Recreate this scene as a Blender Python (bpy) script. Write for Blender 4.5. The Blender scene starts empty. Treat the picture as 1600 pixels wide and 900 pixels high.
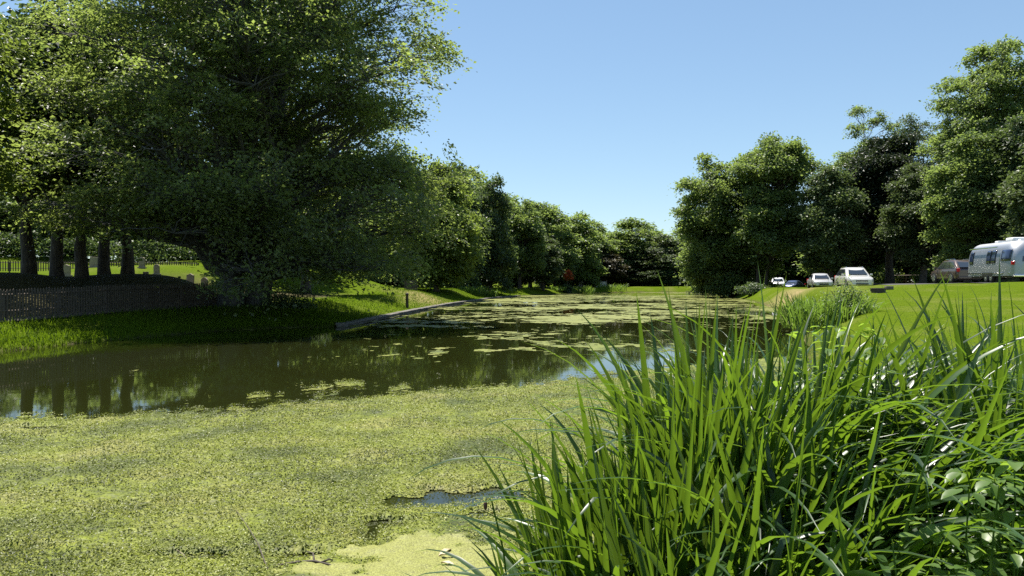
import bpy, bmesh, math, random
import numpy as np
from mathutils import Vector, Matrix

R = math.radians
C = bpy.context.scene.collection
scene = bpy.context.scene

# ------------------------------------------------------------------ camera
F = 1244.0                       # focal length in photo pixels (1600 wide)
EYE = 2.0                        # eye height over the water
cam = bpy.data.cameras.new('camera')
cam.sensor_width = 36.0
cam.lens = 36.0 * F / 1600.0
cam.clip_start = 0.05
cam.clip_end = 3000.0
cam_o = bpy.data.objects.new('camera', cam)
C.objects.link(cam_o)
cam_o.location = (0, 0, EYE)
cam_o.rotation_euler = (R(90 - 0.46), 0, 0)
scene.camera = cam_o

# ------------------------------------------------------------------ light
SUN_EL, SUN_AZ = 69.0, -26.0     # azimuth from +Y (ahead), positive to the right
w = bpy.data.worlds.new('World')
scene.world = w
w.use_nodes = True
nt = w.node_tree
bg = nt.nodes['Background']
sky = nt.nodes.new('ShaderNodeTexSky')
sky.sky_type = 'NISHITA'
sky.sun_disc = False
sky.sun_elevation = R(SUN_EL)
sky.sun_rotation = R(SUN_AZ)
sky.air_density = 1.0
sky.dust_density = 0.0
sky.ozone_density = 0.9
gm = nt.nodes.new('ShaderNodeGamma')          # softens the step from zenith to horizon
gm.inputs[1].default_value = 0.72
nt.links.new(sky.outputs[0], gm.inputs[0])
ct = nt.nodes.new('ShaderNodeMixRGB'); ct.blend_type = 'MULTIPLY'; ct.inputs[0].default_value = 1
ct.inputs[2].default_value = (0.97, 1.15, 1.28, 1)
nt.links.new(gm.outputs[0], ct.inputs[1])
nt.links.new(ct.outputs[0], bg.inputs[0])
bg.inputs[1].default_value = 0.090
sun = bpy.data.lights.new('sun', 'SUN')
sun.energy = 5.0
sun.angle = R(0.5)
sun.color = (1.0, 0.95, 0.86)
sun_o = bpy.data.objects.new('sun', sun)
C.objects.link(sun_o)
sd = Vector((math.sin(R(SUN_AZ)) * math.cos(R(SUN_EL)), math.cos(R(SUN_AZ)) * math.cos(R(SUN_EL)), math.sin(R(SUN_EL))))
sun_o.rotation_euler = sd.to_track_quat('Z', 'Y').to_euler()
sun_o.location = (0, 0, 60)
vs = scene.view_settings
vs.view_transform = 'Standard'
vs.look = 'None'
vs.exposure = 1.05
vs.gamma = 1.0
vs.use_curve_mapping = False
scene.render.engine = 'CYCLES'
cy = scene.cycles
cy.max_bounces = 7
cy.diffuse_bounces = 3
cy.glossy_bounces = 3
cy.transmission_bounces = 4
cy.use_denoising = False
cy.sample_clamp_indirect = 6.0

# ------------------------------------------------------------------ numpy helpers
def hash2(ix, iy, seed):
    h = (ix.astype(np.int64) * 374761393 + iy.astype(np.int64) * 668265263 + seed * 1442695041) & 0xffffffff
    h = ((h ^ (h >> 13)) * 1274126177) & 0xffffffff
    h = h ^ (h >> 16)
    return (h & 0xffffff) / float(0xffffff)

def vnoise(x, y, seed=0):
    ix, iy = np.floor(x), np.floor(y)
    fx, fy = x - ix, y - iy
    fx = fx * fx * (3 - 2 * fx)
    fy = fy * fy * (3 - 2 * fy)
    a = hash2(ix, iy, seed); b = hash2(ix + 1, iy, seed)
    c = hash2(ix, iy + 1, seed); d = hash2(ix + 1, iy + 1, seed)
    return (a * (1 - fx) + b * fx) * (1 - fy) + (c * (1 - fx) + d * fx) * fy

def fbm(x, y, oct=4, seed=0):
    s, a, t = 0, 0.5, 0
    for i in range(oct):
        s = s + a * vnoise(x * 2 ** i, y * 2 ** i, seed + i * 17)
        t += a
        a *= 0.5
    return s / t

def sstep(a, b, x):
    t = np.clip((x - a) / (b - a), 0, 1)
    return t * t * (3 - 2 * t)

def mesh_np(name, V, Fa, mat=None, smooth=False, attrs=None):
    """Fa: (M,k) int array, or list of such arrays"""
    V = np.asarray(V, np.float32)
    if not isinstance(Fa, list):
        Fa = [Fa]
    Fa = [np.asarray(f, np.int32) for f in Fa if len(f)]
    me = bpy.data.meshes.new(name)
    me.vertices.add(len(V))
    me.vertices.foreach_set('co', V.ravel())
    loops = np.concatenate([f.ravel() for f in Fa])
    tot = np.concatenate([np.full(len(f), f.shape[1], np.int32) for f in Fa])
    start = np.concatenate([[0], np.cumsum(tot)[:-1]]).astype(np.int32)
    me.loops.add(len(loops))
    me.loops.foreach_set('vertex_index', loops)
    me.polygons.add(len(tot))
    me.polygons.foreach_set('loop_start', start)
    me.polygons.foreach_set('loop_total', tot)
    me.polygons.foreach_set('use_smooth', np.full(len(tot), smooth))
    if attrs:
        for k, (dom, arr) in attrs.items():
            a = me.attributes.new(k, 'FLOAT', dom)
            a.data.foreach_set('value', np.asarray(arr, np.float32))
    me.update(calc_edges=True)
    if mat:
        me.materials.append(mat)
    return me

def link(name, me, parent=None):
    o = bpy.data.objects.new(name, me)
    C.objects.link(o)
    if parent:
        o.parent = parent
    return o

def tag(o, label=None, cat=None, group=None, kind=None):
    if label: o['label'] = label
    if cat: o['category'] = cat
    if group: o['group'] = group
    if kind: o['kind'] = kind
    return o

def thing(name, label, cat, loc=(0, 0, 0), rz=0.0, group=None):
    o = bpy.data.objects.new(name, None)
    C.objects.link(o)
    o.empty_display_size = 0.2
    o.location = loc
    o.rotation_euler = (0, 0, rz)
    return tag(o, label, cat, group)

class MB:
    """collects shapes of one mesh"""
    def __init__(s): s.v, s.f, s.n = [], {}, 0
    def add(s, V, Fa):
        V = np.asarray(V, float)
        for f in Fa:
            s.f.setdefault(len(f), []).append([i + s.n for i in f])
        s.v.append(V); s.n += len(V)
    def box(s, c, d, rz=0.0, jit=None):
        x, y, z = d[0] / 2, d[1] / 2, d[2] / 2
        V = np.array([[sx * x, sy * y, sz * z] for sz in (-1, 1) for sx, sy in ((-1, -1), (1, -1), (1, 1), (-1, 1))])
        if jit is not None: V = V + jit
        if rz:
            ca, sa = math.cos(rz), math.sin(rz)
            V = V @ np.array([[ca, sa, 0], [-sa, ca, 0], [0, 0, 1]])
        s.add(V + np.array(c), [(0, 3, 2, 1), (4, 5, 6, 7), (0, 1, 5, 4), (1, 2, 6, 5), (2, 3, 7, 6), (3, 0, 4, 7)])
    def tube(s, P, rad, sides=6, cap=True):
        P = np.asarray(P, float); n = len(P)
        rad = np.broadcast_to(np.asarray(rad, float), (n,))
        T = np.gradient(P, axis=0)
        T /= np.linalg.norm(T, axis=1)[:, None] + 1e-9
        ref = np.array([0, 0, 1.0]) if abs(T[0, 2]) < 0.9 else np.array([1.0, 0, 0])
        A = np.cross(T, ref); A /= np.linalg.norm(A, axis=1)[:, None] + 1e-9
        B = np.cross(T, A)
        ang = np.arange(sides) * 2 * math.pi / sides
        V = (P[:, None] + rad[:, None, None] * (np.cos(ang)[None, :, None] * A[:, None] + np.sin(ang)[None, :, None] * B[:, None])).reshape(-1, 3)
        Fa = []
        for i in range(n - 1):
            for k in range(sides):
                k2 = (k + 1) % sides
                Fa.append((i * sides + k, i * sides + k2, (i + 1) * sides + k2, (i + 1) * sides + k))
        if cap:
            Fa.append(tuple(range(sides))[::-1])
            Fa.append(tuple((n - 1) * sides + k for k in range(sides)))
        s.add(V, Fa)
    def lathe(s, prof, axis='x', sides=20, c=(0, 0, 0)):
        """prof: list of (a, r) along the axis"""
        V = []
        for a, r in prof:
            for k in range(sides):
                t = 2 * math.pi * k / sides
                V.append((a, r * math.cos(t), r * math.sin(t)) if axis == 'x' else (r * math.cos(t), r * math.sin(t), a))
        n = len(prof); Fa = []
        for i in range(n - 1):
            for k in range(sides):
                k2 = (k + 1) % sides
                Fa.append((i * sides + k, i * sides + k2, (i + 1) * sides + k2, (i + 1) * sides + k))
        Fa.append(tuple(range(sides)[::-1])); Fa.append(tuple((n - 1) * sides + k for k in range(sides)))
        s.add(np.array(V) + np.array(c), Fa)
    def grid(s, P, closed=False):
        """P (n,m,3) loft"""
        n, m = P.shape[:2]; Fa = []
        for i in range(n - 1):
            for k in range(m if closed else m - 1):
                k2 = (k + 1) % m
                Fa.append((i * m + k, i * m + k2, (i + 1) * m + k2, (i + 1) * m + k))
        s.add(P.reshape(-1, 3), Fa)
    def panel(s, q, th):
        """flat quad q (4 corners, any winding), extruded th along outward normal hint given by q winding"""
        q = np.asarray(q, float)
        nrm = np.cross(q[1] - q[0], q[3] - q[0]); nrm /= np.linalg.norm(nrm)
        V = np.concatenate([q, q + nrm * th])
        s.add(V, [(3, 2, 1, 0), (4, 5, 6, 7), (0, 1, 5, 4), (1, 2, 6, 5), (2, 3, 7, 6), (3, 0, 4, 7)])
    def mesh(s, name, mat, smooth=False):
        V = np.concatenate(s.v)
        return mesh_np(name, V, [np.array(f) for f in s.f.values()], mat, smooth)
    def obj(s, name, mat, parent=None, smooth=False):
        o = link(name, s.mesh(name, mat, smooth), parent)
        return o

def recalc(o):
    bm = bmesh.new(); bm.from_mesh(o.data)
    bmesh.ops.recalc_face_normals(bm, faces=bm.faces)
    bm.to_mesh(o.data); bm.free()
    return o

def bevel(o, wd=0.02, seg=2):
    m = o.modifiers.new('bevel', 'BEVEL'); m.width = wd; m.segments = seg; m.limit_method = 'ANGLE'
    return o

# ------------------------------------------------------------------ materials
def new_mat(name):
    m = bpy.data.materials.new(name)
    m.use_nodes = True
    return m, m.node_tree, m.node_tree.nodes['Principled BSDF']

def mat_plain(name, col, rough=0.5, metal=0.0, spec=0.5, noise=0.0, scale=20.0, coat=0.0, bump=0.0):
    m, t, b = new_mat(name)
    b.inputs['Roughness'].default_value = rough
    b.inputs['Metallic'].default_value = metal
    b.inputs['Specular IOR Level'].default_value = spec
    b.inputs['Coat Weight'].default_value = coat
    tc = t.nodes.new('ShaderNodeTexCoord')
    nz = t.nodes.new('ShaderNodeTexNoise'); nz.inputs['Scale'].default_value = scale; nz.inputs['Detail'].default_value = 6
    t.links.new(tc.outputs['Object'], nz.inputs['Vector'])
    rp = t.nodes.new('ShaderNodeValToRGB')
    rp.color_ramp.elements[0].position = 0.3; rp.color_ramp.elements[1].position = 0.7
    rp.color_ramp.elements[0].color = (*[c * (1 - noise) for c in col], 1)
    rp.color_ramp.elements[1].color = (*[min(1, c * (1 + noise)) for c in col], 1)
    t.links.new(nz.outputs['Fac'], rp.inputs[0])
    t.links.new(rp.outputs[0], b.inputs['Base Color'])
    if bump:
        bp = t.nodes.new('ShaderNodeBump'); bp.inputs['Strength'].default_value = bump; bp.inputs['Distance'].default_value = 0.02
        t.links.new(nz.outputs['Fac'], bp.inputs['Height']); t.links.new(bp.outputs[0], b.inputs['Normal'])
    return m

def mat_leaf(name, dark, light, trans, tfac=0.45, rough=0.45, spec=0.35, objvar=0.25):
    """leaf: diffuse + gloss over a translucent body; colour varies leaf by leaf (attribute tint 0..1)"""
    m, t, b = new_mat(name)
    at = t.nodes.new('ShaderNodeAttribute'); at.attribute_name = 'tint'
    rp = t.nodes.new('ShaderNodeValToRGB')
    rp.color_ramp.elements[0].color = (*dark, 1); rp.color_ramp.elements[1].color = (*light, 1)
    t.links.new(at.outputs['Fac'], rp.inputs[0])
    oi = t.nodes.new('ShaderNodeObjectInfo')
    mr = t.nodes.new('ShaderNodeMapRange')
    mr.inputs['To Min'].default_value = 1 - objvar; mr.inputs['To Max'].default_value = 1 + objvar
    t.links.new(oi.outputs['Random'], mr.inputs['Value'])
    hs = t.nodes.new('ShaderNodeHueSaturation')
    t.links.new(rp.outputs[0], hs.inputs['Color']); t.links.new(mr.outputs[0], hs.inputs['Value'])
    t.links.new(hs.outputs[0], b.inputs['Base Color'])
    b.inputs['Roughness'].default_value = rough
    b.inputs['Specular IOR Level'].default_value = spec
    tr = t.nodes.new('ShaderNodeBsdfTranslucent')
    mx2 = t.nodes.new('ShaderNodeMixRGB'); mx2.blend_type = 'MULTIPLY'; mx2.inputs[0].default_value = 0.6
    mx2.inputs[1].default_value = (*trans, 1)
    mrt = t.nodes.new('ShaderNodeMapRange'); mrt.inputs['To Min'].default_value = 0.45; mrt.inputs['To Max'].default_value = 1.25
    t.links.new(at.outputs['Fac'], mrt.inputs['Value'])
    t.links.new(mrt.outputs[0], mx2.inputs[2])
    t.links.new(mx2.outputs[0], tr.inputs['Color'])
    mx = t.nodes.new('ShaderNodeMixShader'); mx.inputs[0].default_value = tfac
    out = t.nodes['Material Output']
    t.links.new(b.outputs[0], mx.inputs[1]); t.links.new(tr.outputs[0], mx.inputs[2]); t.links.new(mx.outputs[0], out.inputs[0])
    return m

def mat_bark(name, c0, c1, scale=3.0):
    m, t, b = new_mat(name)
    tc = t.nodes.new('ShaderNodeTexCoord')
    mp = t.nodes.new('ShaderNodeMapping'); mp.inputs['Scale'].default_value = (scale * 2, scale * 2, scale * 0.5)
    nz = t.nodes.new('ShaderNodeTexNoise'); nz.inputs['Scale'].default_value = 2.0; nz.inputs['Detail'].default_value = 8
    t.links.new(tc.outputs['Object'], mp.inputs[0]); t.links.new(mp.outputs[0], nz.inputs['Vector'])
    rp = t.nodes.new('ShaderNodeValToRGB')
    rp.color_ramp.elements[0].position = 0.35; rp.color_ramp.elements[1].position = 0.68
    rp.color_ramp.elements[0].color = (*c0, 1); rp.color_ramp.elements[1].color = (*c1, 1)
    t.links.new(nz.outputs['Fac'], rp.inputs[0]); t.links.new(rp.outputs[0], b.inputs['Base Color'])
    bp = t.nodes.new('ShaderNodeBump'); bp.inputs['Strength'].default_value = 0.7; bp.inputs['Distance'].default_value = 0.05
    t.links.new(nz.outputs['Fac'], bp.inputs['Height']); t.links.new(bp.outputs[0], b.inputs['Normal'])
    b.inputs['Roughness'].default_value = 0.85
    return m

M = {}
M['beech_leaf'] = mat_leaf('beech_leaf', (0.042, 0.056, 0.020), (0.140, 0.165, 0.052), (0.34, 0.44, 0.09), 0.5, 0.42, 0.5, 0.0)
M['green_leaf'] = mat_leaf('green_leaf', (0.045, 0.078, 0.028), (0.150, 0.205, 0.070), (0.32, 0.43, 0.09), 0.46)
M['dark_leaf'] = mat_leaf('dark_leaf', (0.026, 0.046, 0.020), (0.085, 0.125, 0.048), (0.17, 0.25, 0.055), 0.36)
M['yellow_leaf'] = mat_leaf('yellow_leaf', (0.055, 0.090, 0.020), (0.150, 0.200, 0.050), (0.30, 0.40, 0.06), 0.45)
M['pale_leaf'] = mat_leaf('pale_leaf', (0.045, 0.070, 0.028), (0.120, 0.155, 0.060), (0.17, 0.24, 0.06), 0.35)
M['painted_shade_leaf'] = mat_leaf('painted_shade_leaf', (0.012, 0.022, 0.011), (0.038, 0.056, 0.024), (0.06, 0.09, 0.025), 0.25)  # near black: deep shade of the dense right tree, put into its leaf colour
M['purple_leaf'] = mat_leaf('purple_leaf', (0.020, 0.022, 0.014), (0.060, 0.060, 0.030), (0.12, 0.10, 0.03), 0.3)
M['orange_leaf'] = mat_leaf('orange_leaf', (0.25, 0.05, 0.015), (0.55, 0.13, 0.03), (0.6, 0.14, 0.03), 0.4)
M['iris_leaf'] = mat_leaf('iris_leaf', (0.008, 0.027, 0.006), (0.036, 0.084, 0.014), (0.27, 0.46, 0.025), 0.29, 0.37, 0.6, 0.1)
M['weed_leaf'] = mat_leaf('weed_leaf', (0.055, 0.110, 0.018), (0.140, 0.215, 0.050), (0.34, 0.52, 0.05), 0.45, 0.4, 0.4, 0.1)
M['reed_leaf'] = mat_leaf('reed_leaf', (0.045, 0.085, 0.016), (0.120, 0.190, 0.035), (0.25, 0.40, 0.05), 0.4, 0.45, 0.4, 0.15)
M['grass'] = mat_leaf('grass_blade', (0.046, 0.084, 0.006), (0.104, 0.158, 0.010), (0.20, 0.32, 0.012), 0.4, 0.6, 0.05, 0.0)
M['dry_leaf'] = mat_plain('dry_leaf', (0.45, 0.38, 0.22), 0.6, noise=0.3)
M['beech_bark'] = mat_bark('beech_bark', (0.035, 0.034, 0.030), (0.11, 0.108, 0.095))
M['bark'] = mat_bark('bark', (0.035, 0.028, 0.022), (0.105, 0.085, 0.065))
M['twig'] = mat_plain('twig', (0.07, 0.055, 0.04), 0.8, noise=0.4, scale=40)
M['pale_twig'] = mat_plain('pale_twig', (0.25, 0.2, 0.14), 0.7, noise=0.3, scale=40)
M['fence_wood'] = mat_plain('weathered_fence_wood', (0.085, 0.066, 0.048), 0.85, noise=0.35, scale=9, bump=0.3)
M['white_paint'] = mat_plain('white_paint', (0.75, 0.76, 0.76), 0.5, noise=0.06, scale=6)
M['stone'] = mat_plain('stone', (0.12, 0.108, 0.09), 0.85, noise=0.35, scale=7, bump=0.5)
M['grave'] = mat_plain('gravestone', (0.24, 0.20, 0.15), 0.85, noise=0.3, scale=6, bump=0.4)
M['dark_wood'] = mat_plain('dark_wood', (0.055, 0.042, 0.032), 0.8, noise=0.3, scale=8, bump=0.3)

# ------------------------------------------------------------------ terrain
POND = np.array([(0.12, 2.9), (-3, 2.4), (-10, 2.6), (-20, 5), (-28, 9), (-27, 15), (-19.6, 20.2), (-14.5, 22.5), (-13.8, 27.0), (-11.6, 32.8),
                 (-9.6, 35.0), (-7.6, 35.4), (-7.2, 43), (-6.7, 53), (-5.5, 69), (-2.3, 95), (1.0, 109), (6, 124), (14, 142), (24, 150), (34, 152), (35.5, 146),
                 (31.5, 125), (28.5, 104), (26, 90), (24, 79), (21.8, 69), (16.8, 48), (11.0, 30), (6.8, 18.5), (4.0, 12), (2.1, 8.2), (1.0, 5.6), (0.5, 4.0)], float)

def pond_sd(x, y):
    """signed distance to the shoreline: positive on land"""
    x = np.asarray(x, float); y = np.asarray(y, float)
    d = np.full(x.shape, 1e9); inside = np.zeros(x.shape, bool)
    n = len(POND)
    for i in range(n):
        a, b = POND[i], POND[(i + 1) % n]
        e = b - a
        t = np.clip(((x - a[0]) * e[0] + (y - a[1]) * e[1]) / (e @ e), 0, 1)
        dd = np.hypot(x - a[0] - t * e[0], y - a[1] - t * e[1])
        d = np.minimum(d, dd)
        c = ((a[1] > y) != (b[1] > y)) & (x < (b[0] - a[0]) * (y - a[1]) / (b[1] - a[1] + 1e-12) + a[0])
        inside ^= c
    return np.where(inside, -d, d)

CP = np.array([
    # left bank, fence, cemetery slope
    (-18.7, 21, .56), (-18.0, 24, .6), (-17.3, 27, .62), (-16.6, 30, .65), (-15.9, 33, .68), (-15.2, 36, .71), (-14.5, 39, .75), (-13.6, 43, .8), (-24, 24, 1.2), (-21, 34, 1.5), (-19, 42, 1.7), (-26, 40, 2.5), (-22, 47, 2.5), (-16, 50, 1.3), (-30, 70, 3.4), (-20, 75, 2.9), (-12, 60, .95),
    (-60, 100, 5.0), (-60, 30, 3.0), (-35, 100, 4.6), (-10, 42, .75), (-8.4, 65, .9), (-10, 50, .8), (-6, 80, .8), (-12, 90, 1.2), (-3, 105, .75), (-20, 120, 3), (3, 128, .8), (12, 150, .9),
    (30, 165, 1.0), (20, 200, 2), (60, 220, 2.5), (-60, 200, 5), (45, 165, 1.3),
    # right bank
    (.5, 2.4, .5), (1.2, 3.2, .55), (2.2, 4.2, .6), (3, 3, .65), (1.5, 1.8, .65), (4, 7, .55), (7, 11, .62), (10, 17, .65), (14, 27, .85), (18, 30, 1.02), (20, 38, 1.15), (25, 40, 1.5), (31, 47, 2.0), (36, 47, 2.1), (31.5, 53, 1.9), (35, 58, 1.9), (27, 50, 1.80),
    (24.5, 58, 1.62), (22.5, 62, 1.30), (28, 66, 1.36), (31, 80, 1.3), (27.5, 80, 1.15), (35, 108, 1.1), (39.6, 112, .78), (42, 125, 1.2), (45, 60, 2.1), (60, 80, 2.6), (38, 75, 1.8), (45, 100, 1.8), (20, 20, .95), (40, 35, 2.0), (60, 0, 2.0),
    (8, 3, .5), (0, 0, .45), (-10, -2, .45), (0, -30, 1.0), (-60, -30, 1.5)], float)

def upland(x, y):
    num = 0; den = 0
    for cx, cy_, cz in CP:
        d2 = (x - cx) ** 2 + (y - cy_) ** 2
        wt = 1.0 / (d2 + 2.0) ** 1.7
        num = num + wt * cz; den = den + wt
    return num / den

def ground_fn(x, y):
    d = pond_sd(x, y)
    sh = (fbm(x * 0.9, y * 0.9, 3, 5) - 0.5) * 0.5
    d2 = d + sh * np.clip(1 - np.abs(y) / 60, 0.15, 1)
    U = upland(x, y) + (fbm(x * 0.25, y * 0.25, 3, 9) - 0.5) * 0.12
    left = (x < 0.05 * y - 5).astype(float)
    W = np.where(left > 0.5, 4.0, np.where(y < 8, 0.9, 2.5))
    out = 0.16 * sstep(0, 0.35, d2) + (U - 0.16) * sstep(0.1, 1, d2 / W)
    inn = np.maximum(-1.2, 0.5 * d2) - 0.03
    return np.where(d2 > 0, out - 0.01, inn)

def axis(parts):
    return np.unique(np.concatenate([np.arange(a, b, s) for a, b, s in parts]).round(3))
GX = axis([(-400, -60, 20), (-60, -30, 2), (-30, 10, 0.4), (10, 50, 0.6), (50, 80, 3), (80, 421, 20)])
GY = axis([(-60, 0, 5), (0, 3, 1), (3, 12, 0.25), (12, 70, 0.5), (70, 170, 1.0), (170, 260, 6), (260, 621, 30)])
gxx, gyy = np.meshgrid(GX, GY)
GZ = ground_fn(gxx, gyy)

def gz(x, y):
    """height of the ground mesh at x, y"""
    x = np.asarray(x, float); y = np.asarray(y, float)
    i = np.clip(np.searchsorted(GX, x) - 1, 0, len(GX) - 2); j = np.clip(np.searchsorted(GY, y) - 1, 0, len(GY) - 2)
    fx = (x - GX[i]) / (GX[i + 1] - GX[i]); fy = (y - GY[j]) / (GY[j + 1] - GY[j])
    return (GZ[j, i] * (1 - fx) + GZ[j, i + 1] * fx) * (1 - fy) + (GZ[j + 1, i] * (1 - fx) + GZ[j + 1, i + 1] * fx) * fy

def at(px, Y):
    return (px - 800.0) / F * Y
def zat(py, Y):
    return EYE - (py - 440.0) / F * Y

def road_x(y):
    return 33.2 + (y - 55) * 0.2

def ground_material():
    m, t, b = new_mat('ground_turf')
    b.inputs['Roughness'].default_value = 0.95; b.inputs['Specular IOR Level'].default_value = 0.03
    tc = t.nodes.new('ShaderNodeTexCoord')
    def noise(scale, det=5):
        n = t.nodes.new('ShaderNodeTexNoise'); n.inputs['Scale'].default_value = scale; n.inputs['Detail'].default_value = det
        t.links.new(tc.outputs['Object'], n.inputs['Vector']); return n
    def ramp(p0, c0, p1, c1):
        r = t.nodes.new('ShaderNodeValToRGB')
        r.color_ramp.elements[0].position = p0; r.color_ramp.elements[1].position = p1
        r.color_ramp.elements[0].color = (*c0, 1); r.color_ramp.elements[1].color = (*c1, 1); return r
    n1 = noise(0.35); n2 = noise(9.0, 8); n3 = noise(60.0, 3)
    g = ramp(0.3, (0.062, 0.104, 0.004), 0.7, (0.106, 0.152, 0.007)); t.links.new(n2.outputs['Fac'], g.inputs[0])
    g2 = ramp(0.35, (0.65, 0.7, 0.6), 0.65, (1.15, 1.1, 1.0)); t.links.new(n3.outputs['Fac'], g2.inputs[0])
    mu = t.nodes.new('ShaderNodeMixRGB'); mu.blend_type = 'MULTIPLY'; mu.inputs[0].default_value = 1
    t.links.new(g.outputs[0], mu.inputs[1]); t.links.new(g2.outputs[0], mu.inputs[2])
    dry = t.nodes.new('ShaderNodeAttribute'); dry.attribute_name = 'dry'
    dr = ramp(0.3, (0.20, 0.165, 0.075), 0.7, (0.30, 0.235, 0.11)); t.links.new(n2.outputs['Fac'], dr.inputs[0])
    ad = t.nodes.new('ShaderNodeMath'); ad.operation = 'MULTIPLY_ADD'; ad.inputs[1].default_value = 1.1; ad.inputs[2].default_value = -0.56
    t.links.new(n1.outputs['Fac'], ad.inputs[0])
    ad2 = t.nodes.new('ShaderNodeMath'); ad2.operation = 'ADD'; ad2.use_clamp = True
    t.links.new(ad.outputs[0], ad2.inputs[0]); t.links.new(dry.outputs['Fac'], ad2.inputs[1])
    mx = t.nodes.new('ShaderNodeMixRGB'); t.links.new(ad2.outputs[0], mx.inputs[0]); t.links.new(mu.outputs[0], mx.inputs[1]); t.links.new(dr.outputs[0], mx.inputs[2])
    soil = t.nodes.new('ShaderNodeAttribute'); soil.attribute_name = 'soil'
    sr = ramp(0.3, (0.035, 0.027, 0.018), 0.7, (0.085, 0.066, 0.045)); t.links.new(n2.outputs['Fac'], sr.inputs[0])
    mx3 = t.nodes.new('ShaderNodeMixRGB'); t.links.new(soil.outputs['Fac'], mx3.inputs[0]); t.links.new(mx.outputs[0], mx3.inputs[1]); t.links.new(sr.outputs[0], mx3.inputs[2])
    t.links.new(mx3.outputs[0], b.inputs['Base Color'])
    bp = t.nodes.new('ShaderNodeBump'); bp.inputs['Strength'].default_value = 0.6; bp.inputs['Distance'].default_value = 0.05
    t.links.new(n3.outputs['Fac'], bp.inputs['Height']); t.links.new(bp.outputs[0], b.inputs['Normal'])
    return m

def dry_mask(x, y):
    a = np.exp(-(((x - 22.5) / 3.5) ** 2 + ((y - 62) / 9.0) ** 2)) * 0.9
    b = np.exp(-(((x - 29.5 - (y - 60) * .2) / 3.0) ** 2 + ((y - 64) / 9.0) ** 2)) * 0.0
    c = np.exp(-(((x - 36.0) / 3.5) ** 2 + ((y - 66) / 5.0) ** 2)) * 0.85
    d = np.exp(-(((x + 7.5) / 2.6) ** 2 + ((y - 68) / 7.0) ** 2)) * 0.8
    return np.clip(a + b + c + d, 0, 1)

def soil_mask(x, y):
    d = pond_sd(x, y)
    a = 1 - sstep(0.0, 0.30, d)
    fx = -17.3 + (y - 27) * 0.2333
    b = sstep(0.2, 1.2, fx - x) * (1 - sstep(58, 66, y)) * sstep(20, 24, y) * (x > -45) * (1 - sstep(16, 22, fx - x))       # bare ground under the row of trunks
    c = sstep(4.5, 8.0, x - road_x(y)) * sstep(50, 60, y)                           # under the trees past the road
    bb = np.exp(-(((x + 12.8) / 3.5) ** 2 + ((y - 38) / 4.0) ** 2))
    nearb = (1 - sstep(4.0, 6, y)) * (x > 0) * (y > 1)
    return np.clip(np.maximum.reduce([a, b * .85, c * .8, bb, nearb]), 0, 1)

n_x, n_y = len(GX), len(GY)
idx = np.arange(n_x * n_y).reshape(n_y, n_x)
quads = np.stack([idx[:-1, :-1], idx[:-1, 1:], idx[1:, 1:], idx[1:, :-1]], -1).reshape(-1, 4)
ground = link('ground', mesh_np('ground', np.stack([gxx, gyy, GZ], -1).reshape(-1, 3), quads, ground_material(), True,
              {'dry': ('POINT', dry_mask(gxx, gyy).ravel()), 'soil': ('POINT', soil_mask(gxx, gyy).ravel())}))
tag(ground, kind='structure')

# ------------------------------------------------------------------ water
def water_material():
    m, t, b = new_mat('pond_water')
    b.inputs['Base Color'].default_value = (0.015, 0.018, 0.004, 1)
    b.inputs['Roughness'].default_value = 0.03
    b.inputs['IOR'].default_value = 1.33
    tc = t.nodes.new('ShaderNodeTexCoord')
    mp = t.nodes.new('ShaderNodeMapping'); mp.inputs['Scale'].default_value = (1.0, 1.6, 1.0)
    t.links.new(tc.outputs['Object'], mp.inputs[0])
    n = t.nodes.new('ShaderNodeTexNoise'); n.inputs['Scale'].default_value = 1.6; n.inputs['Detail'].default_value = 3
    t.links.new(mp.outputs[0], n.inputs['Vector'])
    n2 = t.nodes.new('ShaderNodeTexNoise'); n2.inputs['Scale'].default_value = 0.12; n2.inputs['Detail'].default_value = 3
    t.links.new(tc.outputs['Object'], n2.inputs['Vector'])
    mm = t.nodes.new('ShaderNodeMath'); mm.operation = 'MULTIPLY'; t.links.new(n.outputs['Fac'], mm.inputs[0]); t.links.new(n2.outputs['Fac'], mm.inputs[1])
    bp = t.nodes.new('ShaderNodeBump'); bp.inputs['Strength'].default_value = 0.07; bp.inputs['Distance'].default_value = 0.02
    t.links.new(mm.outputs[0], bp.inputs['Height']); t.links.new(bp.outputs[0], b.inputs['Normal'])
    return m
wb = MB()
wb.add(np.array([(-60, 0.2, 0), (70, 0.2, 0), (70, 175, 0), (-60, 175, 0)], float), [(0, 1, 2, 3)])
tag(wb.obj('pond_water', water_material()), kind='structure')

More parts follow.
